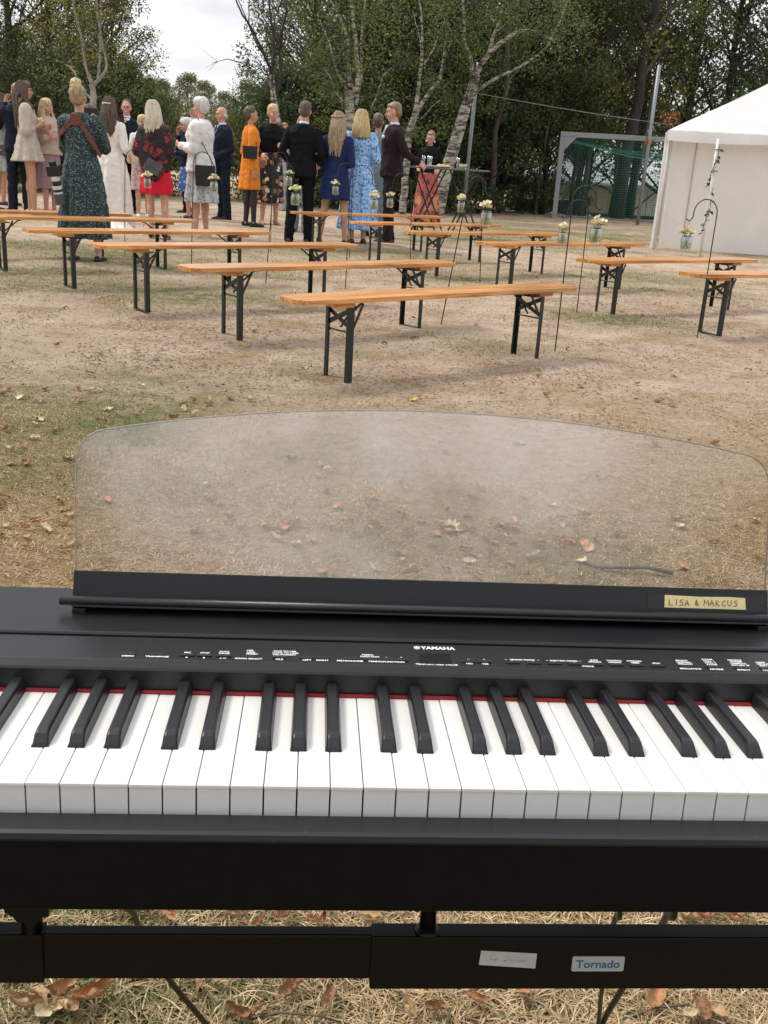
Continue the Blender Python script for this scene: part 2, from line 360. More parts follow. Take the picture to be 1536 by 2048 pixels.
piano = thing('digital_piano', 'black digital stage piano with clear music rest, on its steel stand', 'piano'); piano.matrix_world = piano_frame(HB)
HW = .667
def prof(pts, x0, x1):
    mb = MB(); n = len(pts)
    mb.add([(x0, d, h+HB) for d, h in pts]+[(x1, d, h+HB) for d, h in pts], [(i, (i+1) % n, (i+1) % n+n, i+n) for i in range(n)]+[tuple(range(n))[::-1], tuple(range(n, 2*n))])
    return mb
# case: key slip + bottom, panel block, end cheeks
prof([(-.0045, -.030), (-.0285, -.0262), (-.0300, -.0265), (-.0300, -.079), (-.027, -.0815), (.300, -.0815), (.305, -.07), (.305, -.04), (.02, -.04), (.0, -.031)], -HW, HW).build('lower_case', shade_blk, piano)
prof([(-.0049, -.0300), (-.0048, -.0205), (-.0255, -.0200), (-.0288, -.0210), (-.0302, -.0245), (-.0302, -.0262), (-.028, -.0262)], -HW-.0002, HW+.0002).build('key_slip', satin, piano)
prof([(.1462, -.039), (.1462, .0195), (.1475, .0212), (.1530, .0258), (.1545, .0263), (.1890, .0312), (.1898, .0300), (.1898, -.039)], -HW+.04, HW-.04).build('control_panel', satin, piano)
prof([(.1912, -.039), (.1912, .0322), (.1924, .0337), (.1945, .0342), (.1965, .0334), (.3035, .0330), (.3052, .0315), (.3052, -.039)], -HW+.0005, HW-.0005).build('top_lid', satin, piano)
for s in (-1, 1):
    a, b2 = sorted((s*.6275, s*HW))
    prof([(-.0045, -.0302), (-.0040, -.010), (.002, .004), (.02, .009), (.12, .016), (.15, .0262), (.1902, .0318), (.1902, -.0385)], a, b2).build('end_cheek', blk, piano)
prof([(-.004, -.031), (-.004, -.029), (.1455, -.029), (.1455, -.031)], -.627, .627).build('key_bed', dkb, piano)
prof([(.1425, -.006), (.1425, .0019), (.1460, .0021), (.1460, -.006)], -.6265, .6265).build('felt_strip', felt, piano)
# white keys share one bevelled mesh; every key is its own part
def key_mesh(x0, x1):
    bm = bmesh.new()
    mb = MB().box(x0, x1, .0, .1445, -.0026, 0.0); me = mb.mesh('white_key'); bm.from_mesh(me)
    bmesh.ops.bevel(bm, geom=[e for e in bm.edges if any(v.co.z > -.001 for v in e.verts) and all(v.co.y < .1 or True for v in e.verts)], offset=.0009, segments=3, affect='EDGES', profile=.6)
    me2 = bpy.data.meshes.new('white_key'); 
    mb2 = MB().box(x0+.0003, x1-.0003, .0009, .1445, -.0265, -.0024); tmp = mb2.mesh('tmp'); bm.from_mesh(tmp)
    for f in bm.faces: f.smooth = False
    bm.to_mesh(me2); bm.free()
    me2.materials.append(keyw); return me2
kme = key_mesh(.00032, .02318)
wk = []
for k in range(-26, 26):
    o = put('white_key', kme, keyw, piano, loc=(k*.0235, random.uniform(-.0002, .0002), HB+random.uniform(-.00025, .0002)))
bk = MB()
prof_b = [(.0, .0062), (.0, .0058)]
def black_mesh():
    # sloped front, chamfered top
    def ring(y, zt, wt, wb, zb=-.010): return [(-wb, y, zb), (wb, y, zb), (wb*.98, y, .001), (wt+.0006, y, zt-.0022), (wt-.0004, y, zt-.0004), (wt-.0016, y, zt), (-wt+.0016, y, zt), (-wt+.0004, y, zt-.0004), (-wt-.0006, y, zt-.0022), (-wb*.98, y, .001)]
    rs = [ring(.0500, .0012, .0051, .0064), ring(.0512, .0032, .0050, .0064), ring(.0560, .0085, .0047, .0064), ring(.0585, .0102, .0046, .0064), ring(.062, .0109, .0045, .0064), ring(.147, .0120, .0045, .0064)]
    mb = MB(); n = 10
    for r in rs: mb.v += r
    for i in range(len(rs)-1):
        for j in range(n): mb.f.append((i*n+j, i*n+(j+1) % n, (i+1)*n+(j+1) % n, (i+1)*n+j))
    mb.f.append(tuple(range(n))); mb.f.append(tuple((len(rs)-1)*n+j for j in range(n))[::-1])
    return mb.mesh('black_key')
bme = black_mesh()
for k in range(-26, 26):
    off = {0: -.0028, 1: 0, 2: .0028, 4: -.0022, 5: .0022}.get(k % 7)
    if off is None or k == 25: continue
    put('black_key', bme, keyb, piano, loc=((k+1)*.0235+off, random.uniform(-.0003, .0003), HB+random.uniform(-.0002, .0002)))
# control panel: buttons, display, print
PS = math.atan2(.0312-.0263, .0345)
def ph(d): return .0263+(d-.1545)*math.tan(PS)
btn = MB().box(-.0062, .0062, -.0017, .0017, -.001, .0012).mesh('button', bevel=.0005)
BT = [-.2633, -.2391, -.2145, -.2000, -.1837, -.1614, -.1366, -.1133, -.1001, -.0766, -.0607, -.0452, -.0322, .0263, .0400, .0646, .0831, .1016, .1197, .1379, .1559, .1741, .1933, .2194, .2435, .2686, .2915, .3165, .342]
for u in BT: put('button', btn, blk, piano, loc=(u, .1618, HB+ph(.1618)), rot=(PS, 0, 0))
put('display', MB().box(-.0138, .0138, -.0085, .0085, -.001, .0003).mesh('display'), scr, piano, loc=(-.0028, .1648, HB+ph(.1648)), rot=(PS, 0, 0))
def text_mesh(s, size, name='lettering', bold=0.0, sx=1.0, shear=0.0, align='CENTER'):
    cu = bpy.data.curves.new(name, 'FONT'); cu.body = s; cu.size = size; cu.align_x = align; cu.offset = bold; cu.shear = shear; cu.resolution_u = 3
    ob = bpy.data.objects.new(name, cu); COL.objects.link(ob); dg = bpy.context.evaluated_depsgraph_get()
    me = bpy.data.meshes.new_from_object(ob.evaluated_get(dg)); bpy.data.objects.remove(ob); bpy.data.curves.remove(cu)
    me.name = name; me.materials.clear()
    if sx != 1: me.transform(Matrix.Diagonal((sx, 1, 1, 1)))
    return me
def plabel(s, u, d, size=.0026, **kw):
    o = put('lettering', text_mesh(s, size*1.12, bold=.00009, sx=1.25, **kw), ink, piano, loc=(u, d, HB+ph(d)+.0003), rot=(PS, 0, 0)); return o
dn = .1578
for s, u in [('DEMO', -.2633), ('TRANSPOSE', -.2391), ('SONG SELECT', -.1625), ('FILE', -.1366), ('LEFT', -.1133), ('RIGHT', -.1001), ('METRONOME', -.0766), ('TEMPO/FUNCTION', -.0455), ('NO', .0263), ('YES', .0400), ('VOICE', .1300), ('BRILLIANCE', .2215), ('REVERB', .2450), ('EFFECT', .2695), ('TOUCH', .2930)]:
    plabel(s, u, dn-.0004)
for s, u in [('●', -.2145), ('■', -.2000), ('►/II', -.1837)]:
    if s == '●': put('lettering', MB().lathe([(.0009, 0), (.0009, .0001)], n=10).mesh('lettering'), ink, piano, loc=(u, dn+.0002, HB+ph(dn)+.0003), rot=(PS, 0, 0))
    elif s == '■': put('lettering', MB().box(-.0008, .0008, -.0008, .0008, 0, .0001).mesh('lettering'), ink, piano, loc=(u, dn+.0002, HB+ph(dn)+.0003), rot=(PS, 0, 0))
    else:
        mb = MB().add([(-.003, -.0009, 0), (-.0012, 0, 0), (-.003, .0009, 0)], [(0, 1, 2)]).box(.0008, .0012, -.0009, .0009, 0, .0001).box(.0018, .0022, -.0009, .0009, 0, .0001)
        mb.add([(-.0006, -.0009, 0), (-.0002, -.0009, 0), (.0004, .0009, 0), (0, .0009, 0)], [(0, 1, 2, 3)]); mb.build('lettering', ink, piano); o = bpy.context.scene.objects[-1] if False else None
        ob = [c for c in piano.children if c.name.startswith('lettering')][-1]; ob.location = (u, dn+.0002, HB+ph(dn)+.0003); ob.rotation_euler = (PS, 0, 0)
up1, up2, up3, up4 = .1650, .1678, .1706, .1734
for s, u, d in [('REC', -.2145, up1), ('STOP', -.2000, up1), ('PAUSE', -.1837, up1), ('PLAY/', -.1837, up2), ('PRESET', -.1600, up1), ('USER', -.1612, up2), ('USB', -.1622, up3),
                ('DEL./FORMAT', -.1325, up1), ('LOAD TO USER', -.1318, up2), ('SAVE TO USB', -.1325, up3), ('FUNCTION', -.0595, up1), ('TEMPO', -.0612, up2), ('–', -.0452, up1), ('+', -.0322, up1), ('–', .0263, up1), ('+', .0400, up1),
                ('GRAND PIANO', .0738, up1+.0006), ('1', .0646, up1-.0012), ('2', .0831, up1-.0012), ('ELECTRIC PIANO', .1106, up1+.0006), ('1', .1016, up1-.0012), ('2', .1197, up1-.0012), ('ORGAN', .1379, up1), ('JAZZ', .1379, up2), ('ORGAN', .1559, up1), ('CHURCH', .1559, up2), ('VIBES', .1741, up1), ('STRINGS/', .1741, up2), ('SPLIT', .1933, up1),
                ('MELLOW', .2194, up1), ('NORMAL', .2190, up2), ('BRIGHT', .2180, up3), ('STAGE', .2435, up1), ('HALL 2', .2432, up2), ('HALL 1', .2428, up3), ('ROOM', .2420, up4), ('ROTARY SP', .2695, up1), ('TREMOLO', .2685, up2), ('PHASER', .2676, up3), ('CHORUS', .2670, up4), ('SOFT', .2905, up1), ('MEDIUM', .2915, up2), ('HARD', .2900, up3)]:
    plabel(s, u, d, .0023)
plabel('TEMPO/OTHER VALUE', -.0025, .1548, .0026)
for u0, u1 in [(.0580, .0605), (.0868, .0892), (.0945, .0970), (.1240, .1262)]:
    put('lettering', MB().box(u0, u1, -.00015, .00015, 0, .0001).mesh('lettering'), ink, piano, loc=(0, up1+.0014, HB+ph(up1+.0014)+.0003), rot=(PS, 0, 0))
o = put('lettering', text_mesh('YAMAHA', .0068, bold=.00022, sx=1.06, align='LEFT'), ink, piano, loc=(-.0135, .1803, HB+ph(.1803)+.0003), rot=(PS, 0, 0))
em = MB(); cx, cy, R1 = -.0172, .1826, .0027
for j in range(24):
    a0, a1 = 2*math.pi*j/24, 2*math.pi*(j+1)/24
    em.add([(R1*math.cos(a0), R1*math.sin(a0), 0), (R1*math.cos(a1), R1*math.sin(a1), 0), (R1*.8*math.cos(a1), R1*.8*math.sin(a1), 0), (R1*.8*math.cos(a0), R1*.8*math.sin(a0), 0)], [(0, 1, 2, 3)])
for a in (90, 210, 330):
    c, s = math.cos(math.radians(a)), math.sin(math.radians(a)); w = .00042
    for off in (-.0005, .0005):
        p = [(c*.0005-s*(off-w/2), s*.0005+c*(off-w/2), 0), (c*.0021-s*(off-w/2), s*.0021+c*(off-w/2), 0), (c*.0021-s*(off+w/2), s*.0021+c*(off+w/2), 0), (c*.0005-s*(off+w/2), s*.0005+c*(off+w/2), 0)]
        em.add(p, [(0, 1, 2, 3)])
    em.add([(-s*.0007, c*.0007, 0.00002), (-c*.0019-s*.0002, -s*.0019+c*.0002, .00002), (-c*.0019+s*.0002, -s*.0019-c*.0002, .00002), (s*.0007, -c*.0007, .00002)], [(0, 1, 2, 3)])
put('emblem', em.mesh('emblem'), ink, piano, loc=(cx, cy, HB+ph(cy)+.0003), rot=(PS, 0, 0))

# music rest: black base board, lip bar, clear acrylic sheet leaning back
LEAN = math.radians(20); RD, RH = .2510, .0332
def rest_pt(u, s, n=0.0): return (u, RD+s*math.sin(LEAN)-n*math.cos(LEAN), RH+HB+s*math.cos(LEAN)+n*math.sin(LEAN))
def slab(outline, n0, n1):
    mb = MB(); k = len(outline)
    mb.add([rest_pt(u, s, n1) for u, s in outline]+[rest_pt(u, s, n0) for u, s in outline], [tuple(range(k)), tuple(range(k, 2*k))[::-1]]+[(i, i+k, (i+1) % k+k, (i+1) % k) for i in range(k)])
    return mb
slab([(-.330, .0005), (.330, .0005), (.330, .0345), (-.330, .0345)], -.006, .0035).build('rest_board', satin, piano, bevel=.0008)
mb = MB(); mb.tube([rest_pt(-.3385, .0068, .0135), rest_pt(.3335, .0068, .0135)], .0042, 12); mb.build('rest_lip', blk, piano, smooth=True)
slab([(-.328, .0015), (.328, .0015), (.328, .0055), (-.328, .0055)], .0036, .0150).build('rest_ledge', blk, piano)
for u in (-.322, .322): MB().box(u-.006, u+.006, RD-.012, RD+.022, RH+HB-.004, RH+HB+.004).build('rest_foot', blk, piano, bevel=.001)
m, t, b = new_mat('acrylic')
t.nodes.remove(b); out = t.nodes['Material Output']
tr = nd(t, 'ShaderNodeBsdfTransparent'); tr.inputs['Color'].default_value = (.955, .945, .94, 1)
gl = nd(t, 'ShaderNodeBsdfGlossy', Roughness=.05); gl.inputs['Color'].default_value = (1, .97, .96, 1)
fr = nd(t, 'ShaderNodeFresnel'); fr.inputs['IOR'].default_value = 1.42
mx1 = nd(t, 'ShaderNodeMixShader'); t.links.new(fr.outputs[0], mx1.inputs[0]); t.links.new(tr.outputs[0], mx1.inputs[1]); t.links.new(gl.outputs[0], mx1.inputs[2])
# cloudy pale veil: the sky's reflection painted into the sheet material
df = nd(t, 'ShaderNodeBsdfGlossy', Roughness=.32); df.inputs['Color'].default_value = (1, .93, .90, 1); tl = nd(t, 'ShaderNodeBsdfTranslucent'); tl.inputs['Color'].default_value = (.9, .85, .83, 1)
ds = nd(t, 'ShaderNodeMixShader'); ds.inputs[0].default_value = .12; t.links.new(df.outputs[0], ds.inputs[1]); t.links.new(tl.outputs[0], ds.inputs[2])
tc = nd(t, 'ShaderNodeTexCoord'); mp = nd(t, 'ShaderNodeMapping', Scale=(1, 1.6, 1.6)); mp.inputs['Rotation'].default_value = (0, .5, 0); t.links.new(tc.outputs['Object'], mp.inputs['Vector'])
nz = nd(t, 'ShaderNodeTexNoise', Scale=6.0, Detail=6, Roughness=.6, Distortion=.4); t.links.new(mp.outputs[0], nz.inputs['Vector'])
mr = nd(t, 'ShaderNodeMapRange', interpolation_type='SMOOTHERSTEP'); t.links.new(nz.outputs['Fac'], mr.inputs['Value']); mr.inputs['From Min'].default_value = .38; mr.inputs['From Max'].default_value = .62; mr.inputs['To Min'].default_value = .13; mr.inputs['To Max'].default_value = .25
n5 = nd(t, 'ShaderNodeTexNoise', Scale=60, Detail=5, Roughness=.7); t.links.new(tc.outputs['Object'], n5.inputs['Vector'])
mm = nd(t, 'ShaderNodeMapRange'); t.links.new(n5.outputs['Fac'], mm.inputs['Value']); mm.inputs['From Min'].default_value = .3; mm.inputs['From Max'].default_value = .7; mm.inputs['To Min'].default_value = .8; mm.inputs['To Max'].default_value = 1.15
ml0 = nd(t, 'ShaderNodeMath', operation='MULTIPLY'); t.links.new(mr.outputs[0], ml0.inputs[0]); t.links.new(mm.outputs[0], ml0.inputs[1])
# the painted reflection is strongest in the middle of the sheet
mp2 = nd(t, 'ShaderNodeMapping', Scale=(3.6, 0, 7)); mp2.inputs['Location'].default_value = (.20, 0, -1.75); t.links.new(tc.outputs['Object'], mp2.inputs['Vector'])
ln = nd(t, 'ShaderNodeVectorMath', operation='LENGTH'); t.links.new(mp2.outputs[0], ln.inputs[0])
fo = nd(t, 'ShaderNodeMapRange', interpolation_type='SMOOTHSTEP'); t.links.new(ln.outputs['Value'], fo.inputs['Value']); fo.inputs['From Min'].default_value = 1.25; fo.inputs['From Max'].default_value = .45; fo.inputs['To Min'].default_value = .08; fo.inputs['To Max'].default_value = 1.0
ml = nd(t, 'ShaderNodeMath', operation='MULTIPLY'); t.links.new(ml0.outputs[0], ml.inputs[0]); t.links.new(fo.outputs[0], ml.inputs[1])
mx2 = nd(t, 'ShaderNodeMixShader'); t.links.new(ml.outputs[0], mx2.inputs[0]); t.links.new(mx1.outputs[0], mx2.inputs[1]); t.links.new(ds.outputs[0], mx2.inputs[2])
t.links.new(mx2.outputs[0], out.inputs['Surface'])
acr = m
ol = [(-.3290, .030), (.3290, .030)]
def top_s(u): return .197-.31*u*u
NA = 40; cr_r = .030
ue = .333
ol += [(ue, .10), (ue+.001, .140), (ue-.002, .152), (ue-.008, .160), (ue-.017, .1655)]
ol += [(u, top_s(u)) for u in np.linspace(.306, -.306, NA)]
ol += [(-ue+.017, .1655), (-ue+.008, .160), (-ue+.002, .152), (-ue-.001, .140), (-ue, .10)]
sheet = slab(ol, -.0030, .0).build('clear_sheet', acr, piano); edm = mat('sheet_edge', (.40, .34, .31), .3); MB().tube([rest_pt(u, s, -.0015) for u, s in ol[1:]+ol[:1]], .0007, 6).build('sheet_edge', edm, sheet); sheet['label'] = 'clear acrylic music sheet with rounded top and painted-in sky reflection'
# sticky tape name tag on the base board
tape = mat('cream_tape', (.72, .60, .30), .7, .08, 200); btape = mat('black_tape', (.012, .012, .012), .5)
penm = mat('brown_pen', (.10, .03, .012), .6)
slab([(.2105, .0128), (.3270, .0135), (.3270, .0290), (.2105, .0285)], .0036, .0039).build('black_tape', btape, piano)
tg = slab([(.2272, .0152), (.3075, .0150), (.3068, .0262), (.290, .0268), (.262, .0262), (.2275, .0272)], .0039, .0043).build('name_tape', tape, piano); tg['label'] = 'cream name tape with brown handwriting'
STR = {'L': [[(.0, 1), (.05, .0), (.6, .05)]], 'I': [[(.2, 1), (.2, 0)]], 'S': [[(.6, .95), (.2, .9), (.15, .6), (.55, .45), (.5, .1), (.05, .0)]], 'A': [[(.0, 0), (.3, 1), (.6, 0)], [(.12, .4), (.5, .4)]],
       '&': [[(.6, .05), (.15, .75), (.3, 1), (.42, .8), (.1, .3), (.25, .0), (.6, .4)]], 'M': [[(0, 0), (.1, 1), (.35, .4), (.6, 1), (.7, 0)]], 'R': [[(.05, 0), (.05, 1), (.5, .85), (.1, .5), (.6, 0)]],
       'C': [[(.6, .9), (.2, .8), (.1, .3), (.3, .0), (.6, .1)]], 'U': [[(.05, 1), (.08, .2), (.35, 0), (.55, .3), (.55, 1)]], ' ': []}
mb = MB(); cu = .2315
for ch in 'LISA & MARCUS':
    j = random.uniform(-.0004, .0004)
    for st in STR[ch]:
        mb.tube([rest_pt(cu+x*.0068, .0177+y*.0056+j, .0044) for x, y in st], .00038, 5)
    cu += .0040 if ch == 'I' else .0058 if ch != ' ' else .0036
put('handwriting', mb.mesh('handwriting'), penm, tg)

# ------------------------------------------------------------------ stand: telescoping black beam, posts, end legs
SB = .70
stand = thing('keyboard_stand', 'black telescoping steel keyboard stand under the piano', 'stand'); stand.matrix_world = piano_frame(SB)
def sb(u0, u1, d0, d1, h0, h1, name, mt=metal_b, bevel=.0015): return MB().box(u0, u1, d0, d1, h0+SB, h1+SB).build(name, mt, stand, bevel=bevel)
sb(-.62, -.02, .1030, .1155, -.2480, -.2035, 'inner_tube'); sb(-.0495, .62, .0995, .1185, -.2560, -.2025, 'outer_tube')
sb(-.62, -.327, .1000, .1180, -.2500, -.2022, 'end_sleeve')
mb = MB().tube([(-.001, .1085, -.204+SB), (-.001, .1085, -.084+SB)], .0072, 14); mb.build('post', metal_b, stand, smooth=True)
MB().lathe([(.0115, -.2026+SB), (.0108, -.2008+SB), (.0085, -.1990+SB), (.0072, -.1975+SB)], (-.001, .1085, 0), 14).build('weld_collar', metal_b, stand, smooth=True)
mb = MB().tube([(-.337, .1085, -.204+SB), (-.337, .1085, -.17+SB)], .0088, 14); mb.build('post', metal_b, stand, smooth=True)
prof_ = [(-.3565, -.1710), (-.3565, -.1790), (-.3505, -.1830), (-.3460, -.1890), (-.3285, -.1890), (-.3265, -.1840), (-.3205, -.1830), (-.3200, -.1710)]
mb = MB(); n = len(prof_); mb.add([(u, .099, h+SB) for u, h in prof_]+[(u, .118, h+SB) for u, h in prof_], [tuple(range(n))[::-1], tuple(range(n, 2*n))]+[(i, (i+1) % n, (i+1) % n+n, i+n) for i in range(n)])
mb.build('bracket', metal_b, stand); sb(-.352, -.324, .100, .117, -.1708, -.0835, 'bracket_arm')
for s in (-1, 1):
    a, b2 = sorted((s*.60, s*.64)); sb(a, b2, .095, .125, -.64, -.20, 'end_leg'); sb(a+.002, b2-.002, -.14, .36, -.70, -.66, 'foot_bar'); sb(a+.004, b2-.004, .02, .20, -.1125, -.0835, 'support_arm'); sb(a+.004, b2-.004, .099, .121, -.2, -.11, 'riser'); sb(a+.003, b2-.003, .097, .123, -.662, -.638, 'foot_joint')
wt = mat('white_tape', (.55, .56, .55), .6, .08, 60); bd = mat('badge_silver', (.46, .50, .50), .35, .05, 30); bl = mat('badge_blue', (.02, .13, .30), .4); fa = mat('faint_pencil', (.36, .36, .37), .8)
mb = MB(); q = [(.0451, -.2300), (.0952, -.2337), (.0955, -.2185), (.0460, -.2155)]
mb.add([(u, .0992, h+SB) for u, h in q]+[(u, .0988, h+SB) for u, h in q], [(0, 1, 2, 3), (7, 6, 5, 4), (0, 4, 5, 1), (1, 5, 6, 2), (2, 6, 7, 3), (3, 7, 4, 0)]); ta = mb.build('paper_tape', wt, stand); ta['label'] = 'strip of white tape with faint pencil writing'
mb = MB()
for i, (x, w) in enumerate([(.051, .001), (.054, .003), (.058, .003), (.066, .003), (.071, .005), (.077, .004), (.082, .003)]):
    z = -.2245-(x-.05)*.06
    mb.tube([(x+w*k/4, .0987, z+SB+random.uniform(-.0014, .0016)) for k in range(5)], .0003, 4)
put('handwriting', mb.mesh('handwriting'), fa, ta)
def rrect(u0, u1, h0, h1, r, y0, y1):
    pts = []
    for cx_, cz_, a0 in ((u1-r, h1-r, 0), (u0+r, h1-r, 90), (u0+r, h0+r, 180), (u1-r, h0+r, 270)):
        for k in range(5):
            a = math.radians(a0+k*22.5); pts.append((cx_+r*math.cos(a), cz_+r*math.sin(a)))
    n = len(pts); mb = MB(); mb.add([(u, y0, h+SB) for u, h in pts]+[(u, y1, h+SB) for u, h in pts], [tuple(range(n)), tuple(range(n, 2*n))[::-1]]+[(i, i+n, (i+1) % n+n, (i+1) % n) for i in range(n)]); return mb
bdg = rrect(.1275, .1742, -.2365, -.2213, .0018, .0986, .0994).build('badge', bd, stand); bdg['label'] = 'small silver badge with blue lettering'
put('lettering', text_mesh('Tornado', .0112, bold=.0002, align='CENTER'), bl, bdg, loc=(.1508, .0984, -.2327+SB), rot=(math.radians(90), 0, 0))
# cables
cabm = mat('cable_rubber', (.008, .008, .008), .45)
def cable(label, pts, r=.0035):
    P = [np.array(p, float) for p in pts]; Q = []
    for i in range(len(P)-1):
        p0, p1, p2, p3 = P[max(i-1, 0)], P[i], P[i+1], P[min(i+2, len(P)-1)]
        for k in range(8):
            s = k/8; Q.append(.5*((2*p1)+(-p0+p2)*s+(2*p0-5*p1+4*p2-p3)*s*s+(-p0+3*p1-3*p2+p3)*s**3))
    Q.append(P[-1]); base = Q[-1]
    put('cable', MB().tube(Q, r, 8).mesh('cable', base, smooth=True), cabm, label=label, cat='cable', loc=tuple(base))
def pf(u, d, h): return PO+PX*u+PY*d+PZ*h
cable('black cable hanging from the piano beside the thin stand tube', [pf(-.30, .29, -.079), at(240, 1765, .42), at(268, 1828, .35), at(283, 1866, .30), at(338, 1958, .2), at(412, 2048, .09), at(440, 2085, .015), at(300, 2120, .012)])
cable('straight black cable dropping behind the silver badge', [pf(.20, .29, -.079), at(1240, 1800, .40), at(1232, 1832, .36), at(1222, 1870, .31), at(1203, 1985, .16), at(1197, 2045, .06), at(1190, 2075, .012), at(1100, 2110, .012)], .003)
cable('curving black cable that joins another behind the silver badge', [pf(.26, .29, -.079), at(1350, 1800, .40), at(1334, 1830, .36), at(1312, 1870, .30), at(1240, 1985, .15), at(1208, 2040, .06), at(1196, 2080, .014), at(1120, 2125, .012)], .004)
# ------------------------------------------------------------------ folding beer benches
def wood_mat(name, c1, c2, c3, rough=.33):
    m, t, b = new_mat(name); tc = nd(t, 'ShaderNodeTexCoord'); oi = nd(t, 'ShaderNodeObjectInfo')
    ad = nd(t, 'ShaderNodeVectorMath', operation='ADD'); t.links.new(tc.outputs['Object'], ad.inputs[0])
    cb = nd(t, 'ShaderNodeCombineXYZ'); ml = nd(t, 'ShaderNodeMath', operation='MULTIPLY'); t.links.new(oi.outputs['Random'], ml.inputs[0]); ml.inputs[1].default_value = 30
    t.links.new(ml.outputs[0], cb.inputs[0]); t.links.new(ml.outputs[0], cb.inputs[1]); t.links.new(cb.outputs[0], ad.inputs[1])
    mp = nd(t, 'ShaderNodeMapping', Scale=(.7, 14, 14)); t.links.new(ad.outputs[0], mp.inputs['Vector'])
    nz = nd(t, 'ShaderNodeTexNoise', Scale=2.6, Detail=8, Roughness=.62, Distortion=1.2); t.links.new(mp.outputs[0], nz.inputs['Vector'])
    r = ramp(t, [(.36, c1), (.5, c2), (.62, c3)]); t.links.new(nz.outputs['Fac'], r.inputs['Fac'])
    mk = nd(t, 'ShaderNodeMapping', Scale=(2.0, 7, 7)); t.links.new(ad.outputs[0], mk.inputs['Vector'])
    vo = nd(t, 'ShaderNodeTexVoronoi', Scale=2.2); t.links.new(mk.outputs[0], vo.inputs['Vector'])
    kn = ramp(t, [(.04, (1, 1, 1)), (.11, (0, 0, 0))]); t.links.new(vo.outputs['Distance'], kn.inputs['Fac'])
    n2 = nd(t, 'ShaderNodeTexNoise', Scale=1.7, Detail=3); t.links.new(ad.outputs[0], n2.inputs['Vector'])
    tone = ramp(t, [(.38, (.78, .72, .64)), (.62, (1.14, 1.10, 1.05))]); t.links.new(n2.outputs['Fac'], tone.inputs['Fac'])
    mu = nd(t, 'ShaderNodeMix', data_type='RGBA', blend_type='MULTIPLY'); mu.inputs['Factor'].default_value = 1
    t.links.new(r.outputs[0], mu.inputs['A']); t.links.new(tone.outputs[0], mu.inputs['B'])
    out = mixc(t, kn.outputs[0], mu.outputs['Result'], (c1[0]*.35, c1[1]*.3, c1[2]*.3))
    t.links.new(out, b.inputs['Base Color']); b.inputs['Roughness'].default_value = rough
    b.inputs['Coat Weight'].default_value = .35; b.inputs['Coat Roughness'].default_value = .25
    return m
pine = wood_mat('varnished_pine', (.40, .15, .032), (.62, .275, .07), (.74, .40, .135))
steel_g = mat('dark_green_steel', (.011, .017, .015), .42, .25, 25, bump=.08, bscale=120)
def bench_proto():
    r = thing('beer_bench', 'x', 'bench')
    # plank of three glued boards, clipped corners
    L, wd, th, zt, ch = 1.1, .125, .027, .470, .045
    gaps = [-.125, -.0442, -.0418, .0418, .0442, .125]
    for i in range(3):
        y0, y1 = gaps[2*i], gaps[2*i+1]
        c0 = ch if i == 0 else 0; c1 = ch if i == 2 else 0
        pts = [(-L+c0, y0), (L-c0, y0)] + ([(L, y0+ch)] if c0 else []) + ([(L, y1-ch), (L-ch, y1)] if c1 else [(L, y1)]) + ([(-L+ch, y1), (-L, y1-ch)] if c1 else [(-L, y1)]) + ([(-L, y0+ch)] if c0 else [])
        n = len(pts); mb = MB(); mb.add([(x, y, zt-th) for x, y in pts]+[(x, y, zt) for x, y in pts], [tuple(range(n))[::-1], tuple(range(n, 2*n))]+[(k, (k+1) % n, (k+1) % n+n, k+n) for k in range(n)])
        mb.build('board', pine, r, bevel=.003 if i != 1 else .0012)
    for s in (-1, 1):
        x = s*.759
        MB().box(x-.10 if s < 0 else x-.02, x+.02 if s < 0 else x+.10, -.10, .10, zt-th-.026, zt-th-.0005).build('batten', pine, r, bevel=.004)
        zl = zt-th-.0265
        for sy in (-1, 1):
            y = sy*.105
            w = .034 if sy < 0 else .030
            mb = MB().box(x-w/2, x+w/2, y-.0015, y+.0015, .008, zl).box(x+s*w/2-(.003 if s > 0 else 0), x+s*w/2+(.003 if s < 0 else 0), min(y+.0015, y+.0015-sy*.024), max(y+.0015, y+.0015-sy*.024), .008, zl-.001)
            mb.build('leg', steel_g, r, bevel=.0008)
        mb = MB().bar((x+s*.004, -.100, zl-.012), (x+s*.004, .100, .315), .005, .026); mb.build('cross_brace', steel_g, r)
        mb = MB().bar((x-s*.004, .100, zl-.030), (x-s*.004, -.100, .300), .005, .022); mb.build('cross_brace', steel_g, r)
        MB().tube([(x, -.102, .282), (x, .102, .282)], .005, 6).build('cross_bar', steel_g, r)
        MB().box(x-.014, x+.014, -.112, .112, .0, .008).build('foot_bar', steel_g, r)
        MB().tube([(x-s*.008, .0, .30), (x-s*.05, .0, .35), (x-s*.155, .0, zl+.012), (x-s*.19, 0, zl+.020)], .006, 6).build('folding_strut', steel_g, r)
        mb = MB().bar((x-s*.012, -.10, .300), (x-s*.09, -.085, zl+.016), .006, .014); mb.build('side_strut', steel_g, r)
        MB().box(x-s*.02-.05, x-s*.02+.05, -.085, .085, zl+.0005-.004, zl+.0006).build('hinge_plate', steel_g, r)
    return r
bproto = bench_proto()
